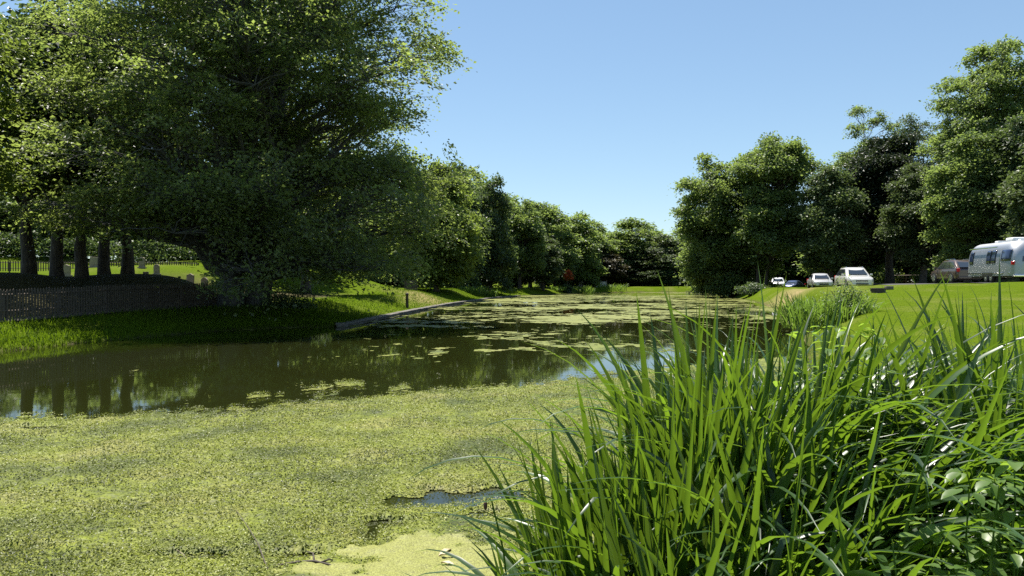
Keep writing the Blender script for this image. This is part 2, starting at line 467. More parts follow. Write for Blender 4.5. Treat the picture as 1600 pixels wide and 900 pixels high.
# floating algae -----------------------------------------------------------
def algae_material():
    m, t, b = new_mat('algae_mat')
    k = t.nodes.new('ShaderNodeAttribute'); k.attribute_name = 'kind_mix'
    tc = t.nodes.new('ShaderNodeTexCoord')
    def noise(s, d=6):
        n = t.nodes.new('ShaderNodeTexNoise'); n.inputs['Scale'].default_value = s; n.inputs['Detail'].default_value = d
        t.links.new(tc.outputs['Object'], n.inputs['Vector']); return n
    n1 = noise(0.9); n2 = noise(28, 8)
    r1 = t.nodes.new('ShaderNodeValToRGB'); e = r1.color_ramp.elements
    e[0].position = 0.36; e[0].color = (0.060, 0.080, 0.006, 1)
    e[1].position = 0.66; e[1].color = (0.22, 0.215, 0.05, 1)
    x = e.new(0.5); x.color = (0.165, 0.192, 0.010, 1)
    t.links.new(n1.outputs['Fac'], r1.inputs[0])
    r2 = t.nodes.new('ShaderNodeValToRGB'); e = r2.color_ramp.elements
    e[0].position = 0.32; e[0].color = (0.24, 0.26, 0.2, 1); e[1].position = 0.66; e[1].color = (1.05, 1.08, 0.9, 1)
    t.links.new(n2.outputs['Fac'], r2.inputs[0])
    mu = t.nodes.new('ShaderNodeMixRGB'); mu.blend_type = 'MULTIPLY'; mu.inputs[0].default_value = 0.9
    t.links.new(r1.outputs[0], mu.inputs[1]); t.links.new(r2.outputs[0], mu.inputs[2])
    dk = t.nodes.new('ShaderNodeValToRGB'); e = dk.color_ramp.elements
    e[0].position = 0.35; e[0].color = (0.12, 0.12, 0.030, 1); e[1].position = 0.62; e[1].color = (0.255, 0.265, 0.07, 1)
    n3 = noise(90, 3); t.links.new(n3.outputs['Fac'], dk.inputs[0])
    mx = t.nodes.new('ShaderNodeMixRGB'); t.links.new(k.outputs['Fac'], mx.inputs[0]); t.links.new(mu.outputs[0], mx.inputs[1]); t.links.new(dk.outputs[0], mx.inputs[2])
    t.links.new(mx.outputs[0], b.inputs['Base Color'])
    b.inputs['Roughness'].default_value = 0.6; b.inputs['Specular IOR Level'].default_value = 0.25
    bp = t.nodes.new('ShaderNodeBump'); bp.inputs['Strength'].default_value = 0.5; bp.inputs['Distance'].default_value = 0.015
    t.links.new(n2.outputs['Fac'], bp.inputs['Height']); t.links.new(bp.outputs[0], b.inputs['Normal'])
    return m
M['algae'] = algae_material()

def edge_y(x):
    """far edge of the near algae carpet, as y for a given x"""
    xs = np.array([-20, -8.9, -7.5, -6.0, -5.3, -4.0, -2.6, -1.2, 0.3, 1.2, 2.4, 4.0, 8])
    ys = np.array([10.3, 11.0, 11.1, 11.4, 12.2, 12.6, 13.5, 15.0, 15.6, 16.6, 17.5, 19.0, 22])
    return np.interp(x, xs, ys)

def cover(x, y):
    """algae cover 0..1 over the water (threshold .5)"""
    n = fbm(x * 0.8, y * 0.8, 5, 31)
    ed = edge_y(x) - y
    near = 0.5 + np.clip(ed * 0.45, -0.6, 0.55) + (n - 0.5) * 0.75
    hole = 0
    for hx, hy, rx, ry, s in ((-0.2, 7.45, 0.60, 0.36, .95), (-0.75, 7.15, 0.35, 0.2, .9), (-1.0, 6.55, 0.30, 0.10, .7), (-0.2, 6.75, .35, .14, .6), (-2.3, 5.75, .35, .1, .8), (-3.4, 6.9, .35, .12, .6), (-3.7, 5.9, .4, .1, .55), (-6.1, 10.8, .8, .2, .5), (-1.1, 6.2, .12, .35, .75), (-1.5, 5.75, .3, .13, .7), (0.35, 8.3, .3, .5, .5), (-3.9, 5.6, .3, .15, .6)):
        hole = hole + s * np.exp(-(((x - hx) / rx) ** 2 + ((y - hy) / ry) ** 2))
    f4 = fbm(x * 5.5, y * 4.5, 4, 59)
    thin = sstep(-2.2, 0.6, x + (y - 12) * .12) * sstep(8.6, 12.5, y) * .16
    near = near - hole + (f4 - .5) * .8 - thin
    # open water with drifting rafts further out, drawn out across the wind
    f1 = fbm(x * 0.09 + 3, y * 0.10, 4, 77)
    f2 = fbm(x * 0.32, y * 0.45, 5, 55)
    f3 = fbm(x * 1.9, y * 1.3, 4, 58)
    far_gain = np.interp(y, [16, 24, 33, 42, 52, 62, 72, 90, 110, 135, 155], [-.34, -.27, -.21, -.15, -.10, -.03, -.02, .015, .02, .05, .08])
    lane = np.exp(-((x - (-2.6 + (y - 60) * 0.13)) / 4.5) ** 2) * sstep(52, 62, y) * 0.11       # along the left wall
    left_scum = np.exp(-(((pond_sd(x, y) + 0.25) / 0.5) ** 2)) * (x < -7) * 0.15
    rightl = np.exp(-((x - (1.6 + (y - 16) * .22)) / (1.0 + .04 * y)) ** 2) * (y < 30) * .07
    far = 0.445 + (f1 - 0.5) * 0.85 + (f2 - 0.5) * 0.8 + (f3 - 0.5) * 0.75 + (fbm(x * 6, y * 4, 3, 60) - .5) * .45 + far_gain + lane + left_scum + rightl
    return np.where(ed > -2.5, np.where(ed > .6, near, np.maximum(near, far - .02)), far)

def algae_sheet(name, xs, ys, amp, label):
    X, Y = np.meshgrid(xs, ys)
    cx = (X[:-1, :-1] + X[1:, 1:]) / 2; cyy = (Y[:-1, :-1] + Y[1:, 1:]) / 2
    keep = (cover(cx, cyy) > 0.5) & (pond_sd(cx, cyy) < 0.1)
    Z = 0.006 + amp * (fbm(X * 5, Y * 5, 3, 3) + 0.6 * fbm(X * 22, Y * 22, 2, 8)) * sstep(0.5, 0.85, cover(X, Y))
    kind = sstep(0.45, 0.62, np.exp(-(((X + 0.55) / 0.75) ** 2 + ((Y - 5.55) / 0.75) ** 2)) * 1.2 + (fbm(X * 5, Y * 5, 5, 91) - .5) * 1.5)
    kind = np.maximum(kind, sstep(14, 40, Y) * 0.55)
    I = np.arange(X.size).reshape(X.shape)
    q = np.stack([I[:-1, :-1], I[:-1, 1:], I[1:, 1:], I[1:, :-1]], -1)[keep]
    used, inv = np.unique(q.ravel(), return_inverse=True)
    V = np.stack([X, Y, Z], -1).reshape(-1, 3)[used]
    o = link(name, mesh_np(name, V, inv.reshape(-1, 4), M['algae'], True, {'kind_mix': ('POINT', kind.ravel()[used])}))
    return tag(o, label, 'algae', kind='stuff')
algae_sheet('algae_mat', np.arange(-13, 7, 0.03), np.concatenate([np.arange(3, 9, 0.022), np.arange(9, 21, 0.035)]), 0.05, 'yellow green carpet of algae covering the near half of the pond')
algae_sheet('algae_rafts', np.arange(-16, 40, 0.10), np.concatenate([np.arange(20.99, 45, 0.07), np.arange(45, 80, 0.14), np.arange(80, 153, 0.25)]), 0.006, 'thin pale rafts of algae drifting on the dark open water')

# ------------------------------------------------------------------ leaves and trees
def quad_leaves(P, Nrm, Tan, L, Wd, fold=0.15):
    """diamond leaves: (n,4,3) -> V, F"""
    n = len(P)
    B = np.cross(Nrm, Tan)
    B /= np.linalg.norm(B, axis=1)[:, None] + 1e-9
    L = np.broadcast_to(L, (n,))[:, None]; Wd = np.broadcast_to(Wd, (n,))[:, None]
    mid = P + Tan * L * 0.45 + Nrm * L * fold
    V = np.stack([P, mid + B * Wd * 0.5, P + Tan * L, mid - B * Wd * 0.5], 1).reshape(-1, 3)
    return V, np.arange(4 * n).reshape(n, 4)

def rand_dirs(rng, n):
    v = rng.normal(size=(n, 3))
    return v / (np.linalg.norm(v, axis=1)[:, None] + 1e-9)

def algae_bits():
    rng = np.random.default_rng(5)
    n = 650000
    t = rng.random(n)
    y = 4.6 + (17.5 - 4.6) * t ** 1.35
    x = (rng.random(n) * 2 - 1) * (y * 0.66 + 0.3)
    ok = (cover(x, y) > 0.49) & (pond_sd(x, y) < 0.05)
    dk = np.exp(-(((x + 0.55) / 0.75) ** 2 + ((y - 5.55) / 0.75) ** 2)) * 1.2 + (fbm(x * 5, y * 5, 5, 91) - .5) * 1.5 > 0.55
    clump = fbm(x * 2.2, y * 2.2, 3, 12)
    ok &= (clump + rng.random(n) * 0.35 > 0.45)
    x, y, dk, clump = x[ok], y[ok], dk[ok], clump[ok]
    n = len(x)
    P = np.stack([x, y, 0.012 + 0.05 * np.where(dk, .05, 1) * fbm(x * 5, y * 5, 3, 3) + 0.03 * rng.random(n) * np.where(dk, 0.15, 1)], -1)
    tilt = np.where(dk, 0.1, 0.40)[:, None]
    N = np.array([0, 0, 1.0]) + rng.normal(size=(n, 3)) * tilt
    N /= np.linalg.norm(N, axis=1)[:, None]
    T = np.cross(N, rand_dirs(rng, n)); T /= np.linalg.norm(T, axis=1)[:, None] + 1e-9
    L = np.where(dk, 0.010, rng.uniform(0.008, 0.027, n)) * (0.7 + 0.035 * y)
    V, Fq = quad_leaves(P, N, T, L, L * rng.uniform(.5, .9, n), 0.1)
    tint = np.clip(rng.random(n) * .75 + (fbm(x * .9, y * .9, 4, 41) - .42) * 1.6, 0, 1)
    m = mat_leaf('algae_leaf', (0.035, 0.052, 0.003), (0.275, 0.30, 0.055), (0.20, 0.24, 0.015), 0.25, 0.45, 0.3, 0)
    o = link('water_weed', mesh_np('water_weed', V, Fq, m, False, {'tint': ('FACE', tint)}))
    tag(o, 'tiny glistening leaves of water weed heaped on the algae', 'water weed', kind='stuff')
algae_bits()

def curve_pts(a, b, n, rng, sag=0.0, wob=0.08, up0=None):
    t = np.linspace(0, 1, n)[:, None]
    a = np.asarray(a, float); b = np.asarray(b, float)
    D = np.linalg.norm(b - a)
    P = a + (b - a) * t
    P[:, 2] += (4 * t * (1 - t))[:, 0] * sag * D
    k = rng.normal(size=(n, 3)) * wob * D * np.sin(np.pi * t)
    return P + k

def make_tree(rng, H, prof, trunk_r, base_h, n_lobe, sprays, leaves_n, leaf, mat, bark, flat=0.45, gap=0.0, zmin=None, lobe_k=0.3, spray_r=0.75, lean=(0, 0), trunks=1, fork=0.45, droop=0.15, shell=0.45, limb_twigs=6, upn=1.0):
    """crown of leaf sprays on lobes in the radius profile prof [(h, r)], trunk with limbs. Local origin at the base."""
    hs = np.array([p[0] for p in prof]); rs = np.array([p[1] for p in prof])
    # lobes fill the profile, more of them where it is wide
    cand = rng.uniform(hs[0], hs[-1], 6000)
    rc = np.interp(cand, hs, rs)
    keep = rng.random(6000) < (rc / rs.max()) ** 1.6
    cand = cand[keep]
    lobes = []
    for h in cand:
        r = np.interp(h, hs, rs)
        ang = rng.uniform(0, 2 * math.pi)
        lr = lobe_k * (0.55 * rs.max() + 0.45 * r) * rng.uniform(0.7, 1.25)
        rad = max(0.0, (r - lr * 0.62)) * (rng.random() ** 0.45)
        c = np.array([rad * math.cos(ang) + lean[0] * h / H, rad * math.sin(ang) + lean[1] * h / H, h])
        if zmin is not None and c[2] - lr * .6 < zmin(c[0], c[1]): c[2] = zmin(c[0], c[1]) + lr * .6
        if all(np.linalg.norm(c - l[0]) > 0.62 * (lr + l[1]) * 0.75 for l in lobes):
            lobes.append((c, lr))
        if len(lobes) >= n_lobe: break
    mb = MB()
    # trunk(s)
    tops = []
    for k in range(trunks):
        off = np.array([0, 0, 0.0]) if trunks == 1 else np.array([rng.uniform(-.5, .5), rng.uniform(-.5, .5), 0]) * trunk_r * 3
        top = np.array([lean[0] * .8, lean[1] * .8, H * 0.86]) + off * 2.5
        P = curve_pts(off + np.array([0, 0, -0.4]), top, 14, rng, 0, 0.012)
        t = np.linspace(0, 1, 14)
        rr = trunk_r * (1 - t) ** 0.85 * (1.0 if trunks == 1 else 0.7) + 0.02
        rr[0] *= 1.3; rr[1] *= 1.06
        mb.tube(P, rr, 10)
        tops.append(P)
    SP, SO = [], []
    for c, lr in lobes:
        tp = tops[rng.integers(len(tops))]
        hd = math.hypot(c[0], c[1])
        zt = np.clip(c[2] - hd * rng.uniform(0.35, 0.9), base_h * 0.7, H * 0.8)
        i = np.argmin(np.abs(tp[:, 2] - zt))
        st = tp[i]
        P = curve_pts(st, c, 8, rng, 0.08, 0.03)
        r0 = max(0.02, trunk_r * 0.34 * (1 - st[2] / H) ** 0.6 * min(1, lr / (lobe_k * rs.max())))
        mb.tube(P, np.linspace(r0, 0.02, 8), 6, False)
        n = int(sprays * (lr / (lobe_k * rs.max())) ** 2 * rng.uniform(.8, 1.2)) + 3
        d = rand_dirs(rng, n)
        d[:, 2] = np.abs(d[:, 2]) * rng.choice([1, 1, 1, -0.45], n)
        rad = lr * (shell + (1.15 - shell) * rng.random(n) ** 0.7)
        p = c + d * rad[:, None] * np.array([1.15, 1.15, 0.72])
        if gap > 0:
            g = np.sin(p[:, 0] * 1.1 + p[:, 2] * .6 + lr) + np.sin(p[:, 1] * 1.3 - p[:, 2] * 1.1) + np.sin(p[:, 2] * 1.7 + p[:, 0] * .5)
            p = p[g > -3 + 6 * gap * rng.random(len(p)) ** .5]
        if zmin is not None:
            p = p[p[:, 2] > zmin(p[:, 0], p[:, 1])]
        for q in p[:limb_twigs]:
            mb.tube(curve_pts(P[rng.integers(4, 8)], q, 5, rng, 0.05, 0.04), np.linspace(0.022, 0.006, 5) * (1 + leaf * 2), 4, False)
        SP.append(p)
    SP = np.concatenate(SP)
    ns = len(SP)
    n = ns * leaves_n
    out = SP.copy(); out[:, 2] = 0
    out /= np.linalg.norm(out, axis=1)[:, None] + 1e-6
    # each spray is a tilted flat disc, hanging outwards
    tiltN = np.array([0, 0, 1.0]) * upn + rng.normal(size=(ns, 3)) * 0.35 + out * 0.35
    tiltN /= np.linalg.norm(tiltN, axis=1)[:, None]
    g = rng.normal(size=(ns, leaves_n, 3)) * 0.5 * spray_r * rng.uniform(.6, 1.3, (ns, 1, 1))
    along = (g * tiltN[:, None]).sum(-1, keepdims=True)
    g = g - along * tiltN[:, None] * (1 - flat)
    rr = np.linalg.norm(g, axis=2)
    g[:, :, 2] -= droop * rr ** 2 / spray_r
    P = (SP[:, None] + g).reshape(-1, 3)
    N = np.repeat(tiltN, leaves_n, 0) + rng.normal(size=(n, 3)) * 0.42
    N /= np.linalg.norm(N, axis=1)[:, None]
    T = np.repeat(out, leaves_n, 0) + rng.normal(size=(n, 3)) * 0.8
    T -= N * (T * N).sum(1)[:, None]
    T /= np.linalg.norm(T, axis=1)[:, None] + 1e-9
    L = leaf * rng.uniform(0.6, 1.3, n)
    V, Fq = quad_leaves(P, N, T, L, L * rng.uniform(.5, .8, n))
    tint = np.clip(np.repeat(rng.normal(0.48, 0.24, ns), leaves_n) + rng.normal(0, 0.16, n), 0, 1)
    return mb.mesh('trunk', bark, True), mesh_np('crown', V, Fq, mat, False, {'tint': ('FACE', tint)})

TREES = []
def plant(name, label, meshes, x, y, cat='tree', group=None, sc=(1, 1, 1), rz=0.0, mat=None, sink=0.0):
    t = thing(name, label, cat, (x, y, float(gz(x, y)) - sink), rz, group)
    t.scale = sc
    a = link('trunk', meshes[0], t); b = link('crown', meshes[1], t)
    if mat:
        b.material_slots[0].link = 'OBJECT'; b.material_slots[0].material = mat
    TREES.append(t)
    return t

rng = np.random.default_rng(11)
# the great beech on the left bank
bx, by = at(372, 38), 38.0
def beech_min(x, y):
    x = np.asarray(x, float); y = np.asarray(y, float)
    z = np.interp(x, [-12, -6, -2.5, 0.5, 3, 6, 9], [3.4, 3.1, 2.9, 1.5, 0.1, 0.1, 0.4])
    return z + 0.5 * np.sin(x * 1.9) + 0.3 * np.sin(y * 1.4 + x) + np.clip(y, 0, 5) * .1
beech = make_tree(rng, 26, [(0.8, 8.8), (3, 9.9), (7, 10.1), (11, 9.9), (15, 8.9), (19, 7.6), (23, 5.4), (25.5, 2.5)], 0.72, 2.0, 230, 64, 34, 0.18, M['beech_leaf'], M['beech_bark'],
                  flat=0.28, gap=0.66, zmin=beech_min, lean=(0.4, 3.6), lobe_k=0.19, spray_r=0.75, droop=0.3, trunks=3, limb_twigs=16, shell=.6)
plant('beech_tree', 'huge spreading beech with drooping fine leaves and grey limbs on the left bank', beech, bx, by)

def std_prof(H, r, b, top=0.35):
    return [(b, r * .55), (b + (H - b) * .2, r * .92), (b + (H - b) * .45, r), (b + (H - b) * .72, r * .82), (H - .3, r * top)]

# prototypes for copies: H = 12 m, r = 4 m
protos = {}
for k in range(4):
    g_ = np.random.default_rng(100 + k)
    protos['round%d' % k] = make_tree(g_, 12, std_prof(12, 4, 1.6 + .4 * (k % 2)), .28, 1.8, 64, 26, 14, .36, M['green_leaf'], M['bark'], lobe_k=.22, spray_r=.8, limb_twigs=3)
for k in range(2):
    g_ = np.random.default_rng(120 + k)
    protos['full%d' % k] = make_tree(g_, 12, [(0.4, 3.0), (2, 3.8), (5, 4), (8.5, 3.3), (11.6, 1.4)], .28, 1.2, 72, 26, 14, .36, M['green_leaf'], M['bark'], lobe_k=.22, spray_r=.8, limb_twigs=3)
for k in range(2):
    g_ = np.random.default_rng(140 + k)
    protos['airy%d' % k] = make_tree(g_, 12, std_prof(12, 4, 3.5, .5), .20, 3.0, 26, 16, 16, .27, M['green_leaf'], M['bark'], lobe_k=.24, spray_r=.6, gap=.25, limb_twigs=8)
g_ = np.random.default_rng(160)
protos['high0'] = make_tree(g_, 12, std_prof(12, 4, 2.9), .26, 3.4, 40, 18, 14, .30, M['dark_leaf'], M['bark'], lobe_k=.25, spray_r=.8, limb_twigs=4, gap=.4)
g_ = np.random.default_rng(161)
protos['high1'] = make_tree(g_, 12, std_prof(12, 4, 3.2), .26, 3.6, 40, 18, 14, .30, M['dark_leaf'], M['bark'], lobe_k=.25, spray_r=.8, limb_twigs=4, gap=.4)

prr = random.Random(4)
def tree(kind, px, Y, top_py, r_px, label, mat, group=None, name='broadleaf_tree', base=None, cat='tree'):
    x = at(px, Y)
    b = float(gz(x, Y))
    Ht = zat(top_py, Y) - b
    r = r_px / F * Y
    return plant(name, label, protos[kind], x, Y, cat, group, (r / 3.2, r / 3.2, Ht / 11.5), prr.uniform(0, 6.28), M[mat])

gl, gd, gy, gp = 'green_leaf', 'dark_leaf', 'yellow_leaf', 'pale_leaf'
# -- left, under and behind the beech
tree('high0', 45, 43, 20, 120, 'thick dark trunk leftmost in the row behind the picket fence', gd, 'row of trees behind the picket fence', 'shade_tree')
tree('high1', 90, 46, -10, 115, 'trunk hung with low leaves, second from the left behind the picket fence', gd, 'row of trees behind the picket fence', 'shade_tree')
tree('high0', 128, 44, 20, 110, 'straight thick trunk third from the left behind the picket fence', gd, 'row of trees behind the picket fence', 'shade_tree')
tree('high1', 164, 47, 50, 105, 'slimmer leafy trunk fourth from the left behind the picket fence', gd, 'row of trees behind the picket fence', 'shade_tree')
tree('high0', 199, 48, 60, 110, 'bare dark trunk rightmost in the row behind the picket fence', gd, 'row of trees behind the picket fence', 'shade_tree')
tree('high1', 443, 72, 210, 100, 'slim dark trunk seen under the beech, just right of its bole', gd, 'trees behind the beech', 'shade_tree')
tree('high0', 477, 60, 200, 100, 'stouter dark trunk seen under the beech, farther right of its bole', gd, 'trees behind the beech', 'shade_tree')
for i, (px, Y, tp, rp, kd) in enumerate([(-60, 95, 250, 80, 'full0'), (30, 112, 290, 70, 'round1'), (110, 98, 285, 70, 'full1'), (190, 118, 280, 70, 'round2'), (270, 108, 290, 65, 'full0'),
                                         (345, 115, 270, 70, 'round3'), (430, 112, 280, 70, 'full1'), (520, 108, 290, 65, 'round0'), (590, 104, 300, 60, 'full0'), (640, 112, 290, 55, 'round2')]):
    tree(kd, px, Y, tp, rp, 'green tree at the back of the graveyard, behind the trunks and headstones', gl if i % 3 else gd, 'trees at the back of the graveyard')
# young bright maple at the left edge
g_ = np.random.default_rng(171)
mp_ = make_tree(g_, 16, [(2.2, 3), (5, 5.2), (9, 5.4), (13, 4.2), (15.7, 1.5)], .3, 2.2, 55, 40, 26, .24, M['yellow_leaf'], M['bark'], lobe_k=.24, spray_r=.8, droop=.25, limb_twigs=5)
plant('maple_tree', 'bright green tree whose branch tips reach in at the left edge', mp_, -25.3, 32.0)

# -- along the far left bank
tree('full0', 712, 98, 258, 40, 'tall deep green tree just right of the beech, behind the yellow green one', gd)
tree('full1', 765, 105, 281, 33, 'tall narrow dark tree standing close to the left bank', gd)
tree('round1', 742, 118, 300, 42, 'mid green crown filling in behind the narrow dark tree', gl)
tree('round0', 812, 122, 318, 34, 'round green tree with short trunk right of the narrow dark tree', gl)
tree('round3', 848, 126, 372, 27, 'small pale leaved tree with a bare short trunk by the far left bank', gp, None, 'linden_tree')
tree('round2', 848, 138, 325, 42, 'broad green crown rising behind the small pale tree', gl)
tree('full1', 893, 150, 337, 40, 'domed tree whose crown tops the far left treeline before it dips', gl)
tree('full0', 906, 157, 388, 27, 'lower bright green tree behind the white footbridge', gl)
tree('round0', 866, 138, 376, 26, 'dark low crowned tree left of the orange tree', gd)
for px, Y, tp, rp, kd, mt, lb in [(730, 122, 272, 40, 'round1', gl, 'leafy crown just left of the narrow dark tree'), (790, 130, 312, 36, 'round2', gl, 'leafy crown just right of the narrow dark tree'),
        (828, 150, 322, 36, 'round3', gl, 'crown between the round green tree and the small pale tree'), (868, 158, 328, 38, 'full0', gp, 'paler crown above the orange tree'), (915, 160, 350, 36, 'round1', gl, 'crown above the white railing'),
        (800, 128, 385, 24, 'full1', gp, 'low pale bushy tree at the feet of the left bank trees'), (945, 176, 364, 36, 'round0', gl, 'far crown just right of the dip in the treeline'), (1010, 176, 358, 38, 'round2', gl, 'crown right of the tallest tree at the pond end')]:
    tree(kd, px, Y, tp, rp, lb, mt)
# -- end of the pond
tree('round1', 945, 157, 398, 27, 'dull purplish tree with dark trunk at the end of the pond', 'purple_leaf')
tree('full0', 962, 166, 366, 36, 'hazy green tree behind the purplish one at the pond end', gl)
tree('round3', 988, 168, 346, 44, 'tallest rounded tree at the end of the pond', gl)
tree('full1', 1002, 163, 402, 30, 'yellowish leafy tree low at the end of the pond', gp)
tree('round2', 1035, 164, 372, 38, 'pale green crown left of the big right bank trees', gp)
tree('full0', 1062, 172, 362, 40, 'dim crown half hidden by the big right bank trees', gl)
tree('full1', 925, 172, 362, 40, 'farthest crown in the dip of the treeline', gl)
tree('full0', 1028, 160, 408, 26, 'dark bushy tree above the lit grass at the pond end', gd)
tree('full1', 1078, 161, 405, 20, 'small yellow green tree by the right shore', gy, None, 'young_tree')
tree('full0', 1056, 163, 425, 17, 'bluish dark little conifer like tree at the right of the pond end', gd, None, 'young_tree')

# small orange-leaved tree
g_ = np.random.default_rng(181)
om = make_tree(g_, 3.2, [(1.9, .5), (2.5, .75), (3.1, .3)], .06, 1.4, 10, 12, 10, .2, M['orange_leaf'], M['bark'], lobe_k=.4, spray_r=.35)
plant('japanese_maple', 'tiny tree with bright orange leaves at the far left bank', om, at(887, 133.5), 133.5, sc=(1, 1, 1.15))

# -- right bank group: unique crowns
def solo(seed, px, Y, top_py, r_px, label, mat, base_frac=0.1, name='broadleaf_tree', n_lobe=70, leaf=.26, gap=.12, trunks=1, tr=.3, lean=(0, 0), low=None, lobe_k=.20, sprays=34, leaves_n=22, prof=None, spray_r=.75):
    g = np.random.default_rng(seed)
    x = at(px, Y); b = float(gz(x, Y))
    Ht = zat(top_py, Y) - b; r = r_px / F * Y
    pr = [(h * Ht, rr * r) for h, rr in prof] if prof else std_prof(Ht, r, Ht * base_frac, .4)
    ms = make_tree(g, Ht, pr, tr, Ht * base_frac, int(n_lobe * 1.4), sprays, leaves_n, leaf, M[mat], M['bark'], lobe_k=lobe_k, spray_r=spray_r, gap=gap, trunks=trunks, lean=lean, limb_twigs=7)
    return plant(name, label, ms, x, Y)
solo(200, 682, 84, 256, 74, 'bright yellow green tree glowing in the sun right of the beech', gy, .05, 'maple_tree', n_lobe=80, leaf=.30, spray_r=.9, gap=.15, prof=[(.08, .7), (.25, .95), (.5, 1.0), (.75, .75), (.97, .3)])
solo(201, 1146, 104, 246, 70, 'wide leafy tree nearest the water on the right bank', gl, .05, n_lobe=85, trunks=3, leaf=.36, spray_r=1.0, gap=.38, lean=(-3.4, 0), prof=[(.02, .85), (.2, 1.0), (.5, 1.0), (.75, .95), (.9, .6), (.99, .25)])
solo(202, 1188, 99, 218, 66, 'tree with the higher open crown and thin upper branches behind the cars', gl, .05, n_lobe=85, trunks=2, gap=.42, leaf=.36, spray_r=1.0, lean=(1.6, 0), prof=[(.2, .8), (.3, .9), (.45, .9), (.62, .75), (.78, 1.0), (.92, .8), (.99, .35)])
solo(203, 1296, 93, 260, 50, 'rounded olive green tree behind the silver grey car', gp, .16, n_lobe=64, leaf=.33, spray_r=.95)
solo(204, 1390, 96, 214, 72, 'dense tree, shade painted into its leaf colour, with bare trunk behind the white crossover', 'painted_shade_leaf', .26, n_lobe=80, gap=0, tr=.5, leaf=.36, spray_r=1.0, sprays=44)
solo(205, 1442, 86, 255, 60, 'grey green tree with pale leaves between the white crossover and the brown car', gp, .18, n_lobe=60, tr=.36)
solo(206, 1352, 112, 168, 62, 'thin airy tree rising above the dark tree, sky showing through', gl, .45, n_lobe=34, gap=.3, tr=.22, leaf=.30, sprays=20, leaves_n=18, lobe_k=.2)
solo(207, 1442, 106, 165, 52, 'feathery pale topped tree behind the dense dark tree', gp, .4, n_lobe=34, gap=.3, tr=.2, leaf=.26, sprays=20, leaves_n=18, lobe_k=.22)
solo(208, 1552, 84, 70, 98, 'tallest tree on the right, its crown rising over the caravan', gl, .2, n_lobe=95, gap=.15, tr=.5, leaf=.30, lobe_k=.2)
solo(209, 1512, 73, 212, 62, 'yellow green tree above the brown car', gl, .12, n_lobe=60, tr=.3)
solo(210, 1600, 70, 175, 62, 'dark tree directly behind the caravan', gd, .1, n_lobe=70, gap=0, tr=.3)
solo(211, 1640, 58, 215, 58, 'pale olive foliage reaching in at the right edge above the caravan', gp, .2, n_lobe=45, tr=.25)
for i, (px, Y, tp, rp, kd) in enumerate([(1130, 118, 330, 50, 'full0'), (1180, 135, 330, 50, 'full1'), (1240, 132, 330, 55, 'full0'), (1330, 112, 300, 60, 'full1'), (1410, 118, 300, 60, 'full0'), (1490, 110, 260, 60, 'full1'), (1570, 108, 240, 65, 'full0'), (1650, 100, 240, 70, 'full1')]):
    tree(kd, px, Y, tp, rp, 'green tree filling in behind the trees along the right road', gl if i % 2 else gd, 'trees filling in behind the right road')

# ------------------------------------------------------------------ shrubs (no trunk shown)
def make_shrub(seed, r, h, mat, leaf=.12, n=2600):
    g = np.random.default_rng(seed)
    d = rand_dirs(g, n); d[:, 2] = np.abs(d[:, 2])
    lump = 1 + .22 * np.sin(d[:, 0] * 5 + seed) * np.cos(d[:, 1] * 6) + .15 * np.sin(d[:, 2] * 9 + d[:, 0] * 4)
    P = d * (g.random(n) ** .35 * lump)[:, None] * np.array([r, r, h])
    N = d + g.normal(size=(n, 3)) * .6 + np.array([0, 0, .5]); N /= np.linalg.norm(N, axis=1)[:, None]
    T = np.cross(N, rand_dirs(g, n)); T /= np.linalg.norm(T, axis=1)[:, None] + 1e-9
    L = leaf * g.uniform(.6, 1.4, n)
    V, Fq = quad_leaves(P, N, T, L, L * .65)
    me = mesh_np('foliage', V, Fq, mat, False, {'tint': ('FACE', np.clip(g.normal(.5, .25, n), 0, 1))})
    mb = MB()
    for k in range(9):
        a = g.uniform(0, 6.28)
        mb.tube(curve_pts((0, 0, -.1), (r * .6 * math.cos(a), r * .6 * math.sin(a), h * .75), 5, g, .1, .03), np.linspace(.03, .008, 5), 5, False)
    return me, mb.mesh('stem', M['twig'])
def shrub(seed, px, Y, wpx, hpx, label, mat, name='shrub'):
    x = at(px, Y); r = wpx / 2 / F * Y; h = hpx / F * Y
    a, b = make_shrub(seed, r, h, M[mat], max(.1, Y * .0028), 2200)
    t = thing(name, label, 'shrub', (x, Y, float(gz(x, Y))))
    link('stem', b, t); link('foliage', a, t)
    return t
shrub(301, 884, 132.5, 18, 10, 'dark rounded bush right of the orange tree by the far shore', gd)
shrub(302, 1052, 157, 14, 12, 'small dark bush on the lit grass at the pond end', gd)
shrub(303, 1384, 104, 46, 26, 'sunny light green bush under the dense dark tree', gy)
shrub(304, 1296, 114, 40, 28, 'pale bush between the silver grey car and the white crossover', gp)
shrub(305, 1455, 95, 60, 36, 'dim bush left of the brown car under the trees', gl)
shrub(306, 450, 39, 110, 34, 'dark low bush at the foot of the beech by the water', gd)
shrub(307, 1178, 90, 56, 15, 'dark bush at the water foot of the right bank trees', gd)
shrub(308, 1108, 133, 60, 24, 'low dark growth on the shore below the wide leafy tree', gd)

